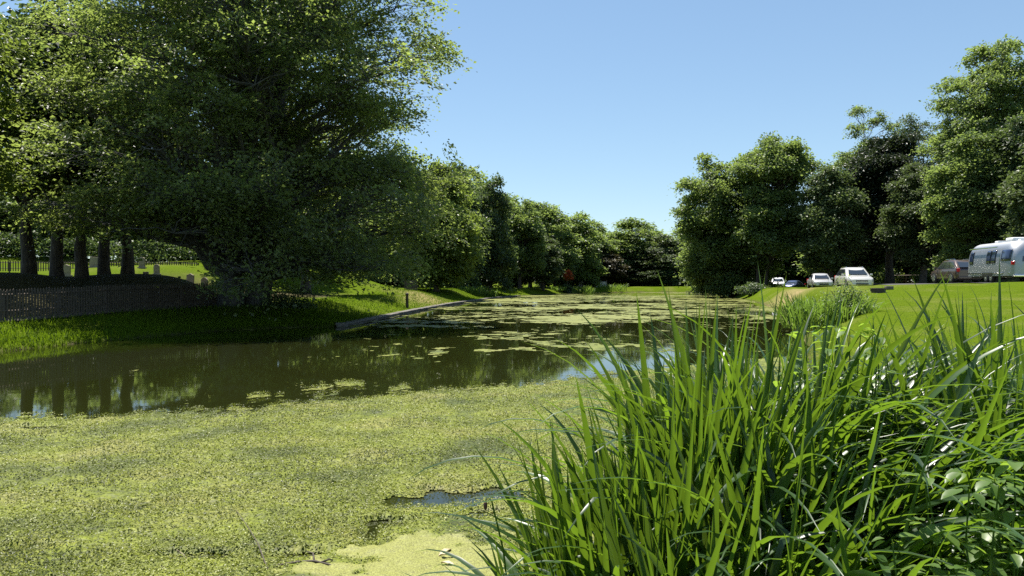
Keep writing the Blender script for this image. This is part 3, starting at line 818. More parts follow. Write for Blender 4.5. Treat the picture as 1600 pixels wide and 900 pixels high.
def leaf_band(name, label, cat, pts, h, depth, leaf, n, mat, kind=None, seed=1, lump=.25):
    g = np.random.default_rng(seed)
    pts = np.array(pts, float); seg = np.hypot(*np.diff(pts, axis=0).T); cum = np.concatenate([[0], np.cumsum(seg)])
    s_ = g.uniform(0, cum[-1], n)
    x = np.interp(s_, cum, pts[:, 0]); y = np.interp(s_, cum, pts[:, 1])
    top = h * (1 + lump * (fbm(s_ / (h * .9), s_ * 0, 3, seed) - .5) * 2)
    zz = top * g.random(n) ** .6
    x = x + g.normal(0, .3, n) * depth; y = y + g.normal(0, .5, n) * depth
    P = np.stack([x, y, gz(x, y) + zz], -1)
    N = np.array([0, 0, .7]) + g.normal(size=(n, 3)) * .7; N /= np.linalg.norm(N, axis=1)[:, None]
    T = np.cross(N, rand_dirs(g, n)); T /= np.linalg.norm(T, axis=1)[:, None] + 1e-9
    L = leaf * g.uniform(.6, 1.4, n)
    V, Fq = quad_leaves(P, N, T, L, L * .7)
    o = link(name, mesh_np(name, V, Fq, M[mat], False, {'tint': ('FACE', np.clip(g.normal(.45, .25, n), 0, 1))}))
    return tag(o, label, cat, kind=kind)
leaf_band('hedge', 'long dark hedge closing the back of the graveyard', 'hedge', [(-90, 86), (-50, 90), (-25, 96), (-12, 112)], 2.6, 1.6, .3, 16000, 'dark_leaf', None, 3, .15)
leaf_band('distant_woods', 'far off wood behind the trees all round the pond', 'woods', [(-160, 150), (-60, 175), (0, 195), (60, 205), (120, 170), (170, 120), (180, 70)], 9.5, 5, .9, 42000, 'dark_leaf', 'stuff', 5, .25)

# ------------------------------------------------------------------ strap-leaved plants
def straps(g, n, spread, Lmin, Lmax, wid, tilt, arch, seg=12, lean=(0, 0), fine=0.0, spk=0.0):
    """n sword leaves rising from a disc; returns V, F, tint"""
    VV, FF, TT = [], [], []
    nv = 0
    for k in range(n):
        a = g.uniform(0, 2 * math.pi); rr = spread * math.sqrt(g.random())
        base = np.array([rr * math.cos(a), rr * math.sin(a), -0.12])
        L = g.uniform(Lmin, Lmax)
        az = a + g.normal(0, .9)
        pw = g.uniform(1.7, 4.0)
        th0 = abs(g.normal(0, tilt)) + tilt * .4 * rr / max(spread, .01)
        bend = abs(g.normal(0, .22)) + .06
        spike = g.random() < spk
        if spike: L = Lmax * g.uniform(.94, 1.03)
        if spike: bend = .08; th0 *= .4
        ribbon = not spike and g.random() < arch
        if ribbon: bend = g.uniform(1.3, 2.5); pw = g.uniform(1.4, 2.6); L = g.uniform(.75, 1.05) * Lmax; az = g.normal(-.45, 1.0) if g.random() < .6 else az
        elif not spike and g.random() < .3: bend = g.uniform(.5, 1.3)
        wd = wid * g.uniform(.65, 1.12)
        if not spike and g.random() < fine: wd *= .35; L *= 1.05; bend = max(bend, g.uniform(.5, 2.0))
        t = np.linspace(0, 1, seg + 1)
        th = th0 + bend * t ** pw
        kink = not spike and g.random() < .05
        if kink:
            kp = g.uniform(.55, .8); th = th + sstep(kp, kp + .08, t) * g.uniform(.7, 1.5)
        ds = L / seg
        dirx, diry = math.cos(az), math.sin(az)
        rx = np.concatenate([[0], np.cumsum(np.sin(th[:-1]) * ds)]); rz = np.concatenate([[0], np.cumsum(np.cos(th[:-1]) * ds)])
        P = base + np.stack([rx * dirx + lean[0] * rz * t, rx * diry + lean[1] * rz * t, rz], -1)
        wprof = np.minimum(1, .6 + t * 1.2) * np.clip((1 - t) / .34, 0, 1) ** .8
        wprof[-1] = .01
        off = g.normal(0, .2 if ribbon else .8)
        tw = az + math.pi / 2 + off + g.normal(0, .5) * t
        S = np.stack([np.cos(tw), np.sin(tw), np.zeros_like(tw)], -1)
        Tn = np.gradient(P, axis=0); Tn /= np.linalg.norm(Tn, axis=1)[:, None]
        S -= Tn * (S * Tn).sum(1)[:, None]; S /= np.linalg.norm(S, axis=1)[:, None] + 1e-9
        Nn = np.cross(Tn, S)
        hw = (wd * wprof / 2)[:, None]
        V = np.stack([P - S * hw + Nn * hw * .35, P, P + S * hw + Nn * hw * .35], 1).reshape(-1, 3)
        i = np.arange(seg)[:, None] * 3
        f = np.concatenate([np.concatenate([i, i + 1, i + 4, i + 3], 1), np.concatenate([i + 1, i + 2, i + 5, i + 4], 1)]) + nv
        nv += len(V)
        VV.append(V); FF.append(f); TT.append(np.full(len(f), np.clip(g.normal(.45, .25), 0, 1)))
    return np.concatenate(VV), np.concatenate(FF), np.concatenate(TT)

def strap_clump(seed, x, y, label, n, spread, L0, L1, wid, tilt, arch, mat='iris_leaf', name='iris_clump', cat='iris clump', group=None, lean=(0, 0), fine=0.0, seg=12, z=None, spk=0.0):
    g = np.random.default_rng(seed)
    V, Fq, tt = straps(g, n, spread, L0, L1, wid, tilt, arch, seg, lean, fine, spk)
    o = link(name, mesh_np(name, V, Fq, M[mat], True, {'tint': ('FACE', tt)}))
    o.location = (x, y, float(gz(x, y)) if z is None else z)
    return tag(o, label, cat, group)

IG = 'yellow flag irises on the near bank'
iris = [
    (0.04, 2.74, 26, .13, .75, 1.08, .030, .13, .03, 'lowest iris clump at the left end, leaning out over the duckweed', 0, (-.06, 0)),
    (0.24, 2.86, 80, .19, 1.0, 1.28, .034, .10, .08, 'upright iris clump second from the left, straight swords against the pond', 0, (-.03, 0)),
    (0.50, 3.06, 90, .22, 1.1, 1.42, .036, .10, .10, 'upright iris clump in front of the tall one, tips against the pond', 0, (0, 0)),
    (0.78, 3.40, 90, .24, 1.2, 1.58, .037, .10, .10, 'tallest iris clump, its swords reaching the far shore line', 0, (0, 0)),
    (1.12, 3.55, 80, .25, 1.0, 1.40, .034, .18, .35, 'iris clump right of the tallest one with a sword standing over the cars', .2, (.02, 0)),
    (0.46, 2.50, 60, .18, .8, 1.10, .036, .16, .28, 'shaded iris clump at the bottom centre with bent over tips', 0, (0, 0)),
    (0.80, 2.72, 80, .22, .9, 1.22, .034, .2, .45, 'iris clump with many pale arching leaves in front of the tallest one', .12, (0, 0)),
    (1.15, 3.05, 90, .24, .85, 1.18, .032, .26, .5, 'loose sprawling iris clump in the middle of the bed', .3, (0, 0)),
    (1.62, 3.75, 90, .3, .85, 1.18, .028, .26, .5, 'iris clump with white shining arched leaves below the lawn', .35, (0, 0)),
    (1.66, 3.2, 80, .22, .9, 1.22, .034, .16, .38, 'iris clump standing behind the broad leaved weeds', .1, (0, 0)),
    (1.95, 3.30, 90, .24, 1.05, 1.40, .036, .13, .28, 'tall iris clump at right with swords crossing the lawn', .1, (0, 0)),
    (2.25, 3.45, 80, .25, 1.0, 1.35, .036, .18, .35, 'iris clump cut by the right edge of the view', .1, (0, 0)),
    (1.75, 4.7, 90, .38, .75, 1.10, .022, .3, .5, 'finer leaved iris clump farthest back, before the lawn', .5, (0, 0)),
    (2.6, 4.5, 90, .35, .9, 1.25, .026, .25, .4, 'iris clump at the back right below the caravan', .4, (0, 0)),
    (1.35, 4.3, 110, .35, .85, 1.15, .026, .25, .4, 'iris clump behind the one with the sword over the cars', .4, (0, 0)),
    (2.2, 5.6, 130, .5, .8, 1.1, .024, .28, .4, 'back row iris clump against the open lawn', .4, (0, 0)),
    (3.3, 5.4, 130, .5, .9, 1.2, .026, .25, .4, 'back row iris clump at the right end', .3, (0, 0)),
    (1.35, 5.4, 120, .4, .7, 1.0, .022, .28, .4, 'iris clump farthest left in the back row, by the water', .4, (0, 0)),
    (1.38, 3.1, 60, .2, .65, .9, .032, .26, .5, 'iris clump right of centre hidden low among the weeds', .1, (0, 0)),
    (2.0, 3.0, 80, .22, .85, 1.15, .034, .2, .45, 'iris clump at the right edge above the broad weeds', .1, (0, 0)),
    (0.72, 2.28, 46, .17, .6, .92, .034, .32, .7, 'low drooping iris clump at the bottom, ribbons hanging forward', .1, (0, 0)),
    (0.98, 2.50, 56, .20, .65, .95, .030, .32, .65, 'drooping iris clump left of the broad leaved weeds', .2, (0, 0)),
]
for i, (x, y, n, sp, l0, l1, wd, ti, ar, lb, fi, ln) in enumerate(iris):
    strap_clump(400 + i, x + .16, y, lb, int(n * (3.4 if x < 1 else 2.7)), sp * 1.2, l0 * (1.05 if x < 1 else .98), l1 * (1.13 if x < 1 else 1.28 if i in (4, 7, 8, 12, 13, 14, 15, 16) else 1.17), wd * 1.12, ti, ar + .30, group=IG, fine=fi, lean=(ln[0] + .03, -.02), seg=16, spk=(.015 if i in (3, 4, 10, 11) else 0))

# reed beds further off
strap_clump(450, at(1290, 31), 31.0, 'leafy reed bed standing alone at the edge of the lawn', 700, 1.6, .8, 1.6, .05, .28, .35, 'reed_leaf', 'reed_bed', 'reeds', seg=7)
for i, (px, Y, r, h, lb) in enumerate([(738, 93, 1.6, 1.0, 'reeds at the water end of the stone wall'), (762, 98, 1.2, .8, 'shorter reeds just right of the wall end reeds'), (906, 137.5, 2.4, 1.3, 'bright reed bed left of the white footbridge'),
                                       (956, 147, 2.7, 1.3, 'reed bed below the purplish tree at the pond end'), (870, 131, 1.6, .8, 'low reeds left of the orange tree')]):
    strap_clump(460 + i, at(px, Y), Y, lb, 260, r, h * .6, h * 1.3, .09, .3, .3, 'reed_leaf', 'reed_bed', 'reeds', seg=5)

shrub(309, 1322, 30.5, 78, 56, 'leafy bush growing in the right side of the lawn reed bed', gl)

# broad-leaved weeds at the lower right
def weed(seed, x, y, label, n_st, r, h, leaf):
    g = np.random.default_rng(seed)
    t = thing('broadleaf_weed', label, 'weed', (x, y, float(gz(x, y))), 0, 'broad leaved weeds under the irises')
    st = MB(); V_, F_, T_ = [], [], []; nv = 0
    for k in range(n_st):
        a = g.uniform(0, 6.28); rr = r * math.sqrt(g.random()); hh = h * g.uniform(.55, 1.1)
        b = np.array([rr * .6 * math.cos(a), rr * .6 * math.sin(a), -.03]); tp = np.array([rr * math.cos(a), rr * math.sin(a), hh])
        P = curve_pts(b, tp, 7, g, .03, .02)
        st.tube(P, np.linspace(.006, .002, 7), 5, False)
        for j in range(2, 7):
            for s in range(g.integers(2, 5)):
                az = g.uniform(0, 6.28)
                T = np.array([math.cos(az), math.sin(az), g.uniform(-.5, .25)]); T /= np.linalg.norm(T)
                S = np.cross(T, [0, 0, 1.0]); S /= np.linalg.norm(S); Nn = np.cross(S, T)
                L = leaf * g.uniform(.6, 1.3); Wd = L * .33
                o = P[j] + T * .02
                tt = np.array([0, .25, .55, .82, 1.0]); ww = np.array([.12, .85, 1.0, .55, .02]) * Wd
                dr = -(tt ** 2) * L * g.uniform(.1, .4)
                C_ = o + T * (tt * L)[:, None] + np.array([0, 0, 1]) * dr[:, None]
                V = np.stack([C_ - S * ww[:, None] + Nn * ww[:, None] * .3, C_, C_ + S * ww[:, None] + Nn * ww[:, None] * .3], 1).reshape(-1, 3)
                i = np.arange(4)[:, None] * 3
                f = np.concatenate([np.concatenate([i, i + 1, i + 4, i + 3], 1), np.concatenate([i + 1, i + 2, i + 5, i + 4], 1)]) + nv
                nv += 15; V_.append(V); F_.append(f); T_.append(np.full(8, np.clip(g.normal(.5, .22), 0, 1)))
    st.obj('stem', M['weed_leaf'], t)
    link('foliage', mesh_np('foliage', np.concatenate(V_), np.concatenate(F_), M['weed_leaf'], True, {'tint': ('FACE', np.concatenate(T_))}), t)
weed(501, 1.16, 2.12, 'low broad leaved weed at the bottom, left of the tallest weed', 30, .18, .68, .052)
weed(502, 1.34, 2.22, 'tallest broad leaved weed at the lower right, oval leaves catching the light', 40, .20, .84, .055)
weed(503, 1.55, 2.34, 'broad leaved weed at the right edge', 36, .2, .84, .055)
weed(504, 0.95, 2.10, 'small broad leaved weed under the drooping irises', 24, .15, .5, .048)
weed(505, 1.36, 3.45, 'pale leafy weed climbing among the irises in the middle of the bed', 54, .26, 1.2, .05)
weed(506, 1.48, 2.10, 'short weed in the bottom right corner', 26, .18, .6, .052)
weed(507, 1.95, 4.1, 'light green weed among the irises below the lawn', 44, .35, .95, .05)

# ------------------------------------------------------------------ grass
def blades(name, label, x, y, h0, h1, wd, seed, bendk=.5):
    g = np.random.default_rng(seed)
    n = len(x)
    z = gz(x, y)
    az = g.uniform(0, 6.28, n); h = g.uniform(h0, h1, n); bend = g.uniform(.1, 1, n) * bendk
    D = np.stack([np.cos(az), np.sin(az), np.zeros(n)], -1); S = np.stack([-np.sin(az), np.cos(az), np.zeros(n)], -1)
    B = np.stack([x, y, z - .01], -1)
    Mm = B + np.array([0, 0, 1]) * (h * .6)[:, None] + D * (h * bend * .3)[:, None]
    T = B + np.array([0, 0, 1]) * (h * (1 - .35 * bend))[:, None] + D * (h * bend)[:, None]
    w_ = (wd * g.uniform(.6, 1.3, n))[:, None]
    V = np.stack([B - S * w_, B + S * w_, Mm + S * w_ * .7, Mm - S * w_ * .7, T], 1).reshape(-1, 3)
    i = np.arange(n)[:, None] * 5
    tint = np.clip(g.normal(.5, .22, n) + (fbm(x * .6, y * .6, 3, 61) - .5) * .9, 0, 1)
    me = mesh_np(name, V, [np.concatenate([i, i + 1, i + 2, i + 3], 1), np.concatenate([i + 3, i + 2, i + 4], 1)], M['grass'], False, {'tint': ('FACE', np.concatenate([tint, tint]))})
    return tag(link(name, me), label, 'grass', kind='stuff')
g = np.random.default_rng(71)
# rough grass on the left bank
n = 90000
x = g.uniform(-22, -6, n); y = g.uniform(19, 40, n); d = pond_sd(x, y)
fx = -17.3 + (y - 27) * 0.2333
k = (d > -.05) & (d < 5) & (x > fx - .5) & (g.random(n) < np.clip(1.15 - d * .2, .25, 1))
blades('bank_grass', 'rough grass tufts hanging over the water along the left bank', x[k], y[k], .10, .30, .012, 72, .9)
n = 60000
x = g.uniform(-12, 4, n); y = g.uniform(34, 118, n); d = pond_sd(x, y)
k = (d > .3) & (d < 7) & (x < 0.1 * y - 5)
blades('far_bank_grass', 'shorter grass behind the stone wall along the far left bank', x[k], y[k], .06, .16, .02, 73, .7)
# mown lawn on the right
n = 110000
y = 9 + 60 * g.random(n) ** 1.3; x = g.uniform(2, 44, n); d = pond_sd(x, y)
k = (d > .1) & (x < road_x(y) - 2.6) & (x < y * .68 + .5) & (g.random(n) > dry_mask(x, y) * .8)
blades('lawn_grass', 'bright mown lawn rising from the irises to the parked cars', x[k], y[k], .018, .04, .011, 74, 1.6)
n = 9000
y = g.uniform(1.7, 8, n); x = g.uniform(.0, 5, n); k = (pond_sd(x, y) > -.05)
blades('understory_grass', 'dark grass and sprouts at the foot of the irises', x[k], y[k], .12, .45, .005, 75, .8)

# ------------------------------------------------------------------ road
rd = []
ys = np.arange(50, 118, 0.5)
for yy in ys:
    row = []
    for o in np.linspace(-2.5, 3.5, 13):
        row.append((road_x(yy) + o, yy, float(gz(road_x(yy) + o, yy)) + .035))
    rd.append(row)
rb = MB(); rb.grid(np.array(rd))
tag(rb.obj('road', mat_plain('asphalt', (0.055, 0.054, 0.053), .9, noise=.25, scale=6, bump=.2), None, True), kind='structure')

# ------------------------------------------------------------------ picket fence (left)
def picket_fence(name, label, a, b, h, mat, pitch=.13, pw=.07, base=True):
    a = np.array(a); b = np.array(b); L = np.linalg.norm(b - a); u = (b - a) / L; rz = math.atan2(u[1], u[0])
    t = thing(name, label, 'fence', (a[0], a[1], float(gz(*a))))
    z0 = float(gz(*a))
    rg = random.Random(3)
    pk, rl, bb = MB(), MB(), MB()
    n = int(L / pitch)
    for i in range(n):
        p = u * (i + .5) * pitch; z = float(gz(*(a + p))) - z0
        hh = h * rg.uniform(.97, 1.02)
        c = (p[0], p[1], z + .1 + hh / 2)
        pk.box(c, (pw * rg.uniform(.9, 1.05), .022, hh), rz + rg.uniform(-.02, .02))
        tw = pw * .5
        # pointed top
        ca, sa = math.cos(rz), math.sin(rz); zt = z + .1 + hh
        q = [(-tw, -.011), (tw, -.011), (tw, .011), (-tw, .011)]
        V = [(p[0] + ca * x_ - sa * y_, p[1] + sa * x_ + ca * y_, zt) for x_, y_ in q] + [(p[0] + sa * .011, p[1] - ca * .011, zt + .05), (p[0] - sa * .011, p[1] + ca * .011, zt + .05)]
        pk.add(np.array(V), [(0, 1, 4), (2, 3, 5), (1, 2, 5, 4), (3, 0, 4, 5)])
    m = int(L / 2.4) + 1
    nrm = np.array([-u[1], u[0]])
    for i in range(m):
        p0, p1 = u * i * 2.4, u * min(L, (i + 1) * 2.4)
        po = MB(); z = float(gz(*(a + p0))) - z0
        po.box((p0[0] + nrm[0] * .09, p0[1] + nrm[1] * .09, z + h / 2 - .1), (.11, .11, h + .3), rz)
        bevel(po.obj('post', mat, t), .01)
        z1 = float(gz(*(a + p1))) - z0
        for hz in (.30, .85):
            P = [(p0[0] + nrm[0] * .033, p0[1] + nrm[1] * .033, z + hz * h + .1), (p1[0] + nrm[0] * .033, p1[1] + nrm[1] * .033, z1 + hz * h + .1)]
            rl.tube(P, .035, 4)
        if base:
            cm = (p0 + p1) / 2
            P = [(p0[0] - nrm[0] * .03, p0[1] - nrm[1] * .03, z + .06), (p1[0] - nrm[0] * .03, p1[1] - nrm[1] * .03, z1 + .06)]
            bb.tube(P, .10, 4)
    pk.obj('pickets', mat, t); rl.obj('rail', mat, t)
    if base: bb.obj('base_board', mat, t)
    return t
picket_fence('picket_fence', 'weathered grey picket fence in the shade along the left bank', (-18.9, 20.2), (-13.7, 42.5), 1.02, M['fence_wood'])
picket_fence('picket_fence', 'second picket fence at the back of the graveyard between the trunks', (-52, 78), (-33, 84), 1.0, M['fence_wood'], .22, .1, False)

# headstones
def headstone(px, Y, hpx, wpx, kind, label, mat='grave'):
    x = at(px, Y); wd = wpx / F * Y; h = hpx / F * Y
    t = MB(); n = 12
    prof = [(-wd / 2, -.3)]
    if kind == 'round':
        for i in range(n + 1):
            a = math.pi - math.pi * i / n
            prof.append((wd / 2 * math.cos(a), h - wd / 2 + wd / 2 * math.sin(a)))
    elif kind == 'gable':
        prof += [(-wd / 2, h * .88), (-wd * .3, h * .9), (0, h), (wd * .3, h * .9), (wd / 2, h * .88)]
    else:
        prof += [(-wd / 2, h), (wd / 2, h)]
    prof.append((wd / 2, -.3))
    m = len(prof); th = .14
    V = [(p[0], -th / 2, p[1]) for p in prof] + [(p[0], th / 2, p[1]) for p in prof]
    Fa = [tuple(range(m)), tuple(range(2 * m - 1, m - 1, -1))] + [(i, i + m, (i + 1) % m + m, (i + 1) % m) for i in range(m)]
    t.add(np.array(V), Fa)
    # plinth
    t.box((0, 0, -.02), (wd * 1.3, th * 2.2, .16))
    o = t.obj('headstone', M[mat])
    recalc(o); bevel(o, .015)
    o.location = (x, Y, float(gz(x, Y)) + .02); o.rotation_euler = (0, R(prr.uniform(-3, 3)), prr.uniform(-.2, .2))
    tag(o, label, 'headstone', 'headstones in the graveyard')
headstone(104, 60, 18, 13, 'gable', 'brown headstone between the second and third trunks')
headstone(148, 66, 16, 16, 'flat', 'broad slab topped headstone between the third and fourth trunks')
headstone(142, 52, 7, 9, 'flat', 'low dark grave marker beside the third trunk')
headstone(222, 64, 17, 10, 'round', 'slim round topped headstone in the sun right of the last trunk')
headstone(228, 50, 8, 8, 'flat', 'low square grave marker in front of the sunny grass')
headstone(245, 62, 16, 9, 'round', 'round topped headstone half behind hanging beech leaves')
headstone(297, 58, 20, 12, 'gable', 'tall brown headstone on the sunny grass left of the beech bole')
headstone(320, 56, 16, 11, 'round', 'leaning brown headstone nearest the beech bole')

# retaining wall --------------------------------------------------------------
def stone_wall():
    pts = [(-7.75, 35.9), (-7.6, 35.3), (-7.15, 43), (-6.65, 53), (-5.45, 69), (-2.25, 95), (1.0, 109)]
    rg = random.Random(8)
    mb = MB()
    for (x0, y0), (x1, y1) in zip(pts[:-1], pts[1:]):
        L = math.hypot(x1 - x0, y1 - y0); rz = math.atan2(y1 - y0, x1 - x0); s = 0
        while s < L - .05:
            ln = min(rg.uniform(.5, 1.1), L - s)
            cx = x0 + math.cos(rz) * (s + ln / 2); cyy = y0 + math.sin(rz) * (s + ln / 2)
            for lay, (zc, hh) in enumerate(((-.17, .46), (.105, .09))):
                mb.box((cx + rg.uniform(-.02, .02), cyy, zc + rg.uniform(-.012, .012)), (ln - .02, .38 + .06 * lay + rg.uniform(-.03, .03), hh), rz + rg.uniform(-.02, .02))
            s += ln
    o = mb.obj('stone_wall', M['stone']); bevel(o, .02)
    tag(o, 'low stone retaining wall along the water on the left bank', 'wall')
stone_wall()

# grey board gate by the left bank
t = thing('board_gate', 'pale weathered board panel at the end of the beech shade', 'gate', (at(642, 78), 78, float(gz(at(642, 78), 78))), .2)
mb = MB()
for i in range(6): mb.box((-.42 + i * .165, 0, .62), (.155, .03, 1.1))
bevel(mb.obj('board_panel', M['fence_wood'], t), .006)
for s in (-1, 1):
    mb = MB(); mb.box((s * .58, .02, .6), (.12, .12, 1.4)); bevel(mb.obj('post', M['fence_wood'], t), .01)
for hz in (.3, .95):
    mb = MB(); mb.box((0, .034, hz), (1.0, .03, .1)); mb.obj('rail', M['fence_wood'], t)
mb = MB()
mb.lathe([(-.3, .1), (.2, .10), (.9, .09), (.95, .12), (1.0, .12), (1.06, .05)], 'z', 12)
o = mb.obj('mooring_post', M['dark_wood'], None, True); o.location = (at(636, 55), 55, float(gz(at(636, 55), 55)))
tag(o, 'dark wooden post on the left bank grass by the wall', 'post')

# white footbridge / railing far off
def footbridge():
    Y = 151.0
    x0, x1 = at(903, Y), at(948, Y)
    z = float(gz((x0 + x1) / 2, Y)) + .1
    t = thing('white_railing', 'long white board railing at the far end of the pond', 'railing', ((x0 + x1) / 2, Y, z))
    L = x1 - x0
    mb = MB()
    n = int(L / .16)
    for i in range(n): mb.box((-L / 2 + (i + .5) * L / n, 0, .45), (.12, .03, .8))
    mb.obj('boards', M['white_paint'], t)
    for hz in (.12, .92):
        mb = MB(); mb.box((0, -.045, hz), (L, .05, .09)); mb.obj('rail', M['white_paint'], t)
    for i in range(5):
        mb = MB(); mb.box((-L / 2 + i * L / 4, -.14, .55), (.13, .13, 1.4)); bevel(mb.obj('post', M['dark_wood'], t), .01)
footbridge()

# white wall between the parked cars
t = MB(); Y = 122.0
t.box((0, 0, .55), (3.6, .25, 1.5)); t.box((0, 0, 1.33), (3.8, .33, .08))
o = t.obj('garden_wall', M['white_paint']); bevel(o, .01); o.location = (at(1308, Y), Y, float(gz(at(1308, Y), Y)))
tag(o, 'pale low wall seen between the two silver and white cars', 'wall')
# rail fence under the right trees
def rail_fence():
    a, b = np.array((at(1372, 104), 104.0)), np.array((at(1462, 97), 97.0))
    L = np.linalg.norm(b - a); u = (b - a) / L; z0 = float(gz(*a))
    t = thing('rail_fence', 'grey rail fence in the dark under the right trees', 'fence', (a[0], a[1], z0))
    rz = math.atan2(u[1], u[0]); n = 4
    for i in range(n + 1):
        p = u * L * i / n; z = float(gz(*(a + p))) - z0
        mb = MB(); mb.box((p[0], p[1], z + .5), (.12, .12, 1.4), rz); bevel(mb.obj('post', M['fence_wood'], t), .01)
    mb = MB()
    for i in range(n):
        p, q = u * L * i / n, u * L * (i + 1) / n
        for h in (.35, .7, 1.05):
            mb.tube([(p[0], p[1] - .1, float(gz(*(a + p))) - z0 + h), (q[0], q[1] - .1, float(gz(*(a + q))) - z0 + h)], .055, 4)
    mb.obj('rail', M['fence_wood'], t)
rail_fence()

# low box on the lawn
bx_, by_ = at(1372, 44), 44.0
t = thing('utility_box', 'low dark utility box with slanted lid on the lawn', 'utility box', (bx_, by_, float(gz(bx_, by_))), .25)
mb = MB(); mb.box((0, 0, .08), (.62, .5, .26)); bevel(mb.obj('body', M['dark_wood'], t), .02)
mb = MB(); mb.box((0.02, 0, .235), (.70, .56, .045)); bevel(mb.obj('lid', M['fence_wood'], t), .01)
mb = MB(); mb.box((.0, 0, .10), (.42, .3, .2))
o = mb.obj('stone_block', M['stone']); bevel(o, .03); o.location = (at(1389, 45.5), 45.5, float(gz(at(1389, 45.5), 45.5)))
tag(o, 'small grey block beside the low box on the lawn', 'stone block')

# ------------------------------------------------------------------ vehicles
GLASS = mat_plain('dark_glass', (0.02, 0.025, 0.03), .05, spec=.8, noise=.0, coat=.3)
TYRE = mat_plain('tyre_rubber', (.018, .018, .018), .8, noise=.2)
RIM = mat_plain('alloy_rim', (.55, .55, .56), .3, 1.0, noise=.05)
BLACK = mat_plain('black_trim', (.02, .02, .022), .5, noise=.1)
LAMP = mat_plain('headlight_glass', (.7, .72, .75), .08, .2, .8, noise=.03)
RED = mat_plain('tail_light_red', (.55, .012, .012), .15, noise=.05)
PLATE = mat_plain('number_plate', (.7, .7, .65), .4, noise=.05)
CHROME = mat_plain('chrome', (.75, .75, .76), .12, 1.0, noise=.03)

def paint(name, col, metal=.35):
    return mat_plain(name, col, .28, metal, .5, noise=.04, scale=3, coat=.6)

def wheel(parent, x, y, r=.34, wd=.22):
    s = 1 if x > 0 else -1
    mb = MB()
    mb.lathe([(-wd / 2, r * .62), (-wd / 2, r * .9), (-wd / 2 + .03, r), (wd / 2 - .03, r), (wd / 2, r * .9), (wd / 2, r * .62)], 'x', 24)
    o = mb.obj('wheel', TYRE, parent, True); o.location = (x, y, r)
    m2 = MB()
    m2.lathe([(-.01, r * .63), (.012, r * .64), (.016, r * .55), (.0, r * .5), (-.005, r * .1)], 'x', 24, (s * (wd / 2 + .001), 0, 0))
    for k in range(5):
        a = 2 * math.pi * k / 5
        m2.box((s * (wd / 2 + .018), math.cos(a) * r * .3, math.sin(a) * r * .3), (.012, r * .14, r * .14))
    m2.lathe([(-.012, r * .14), (.022, r * .12)], 'x', 12, (s * (wd / 2), 0, 0))
    m2.obj('rim', RIM, o)
    return o

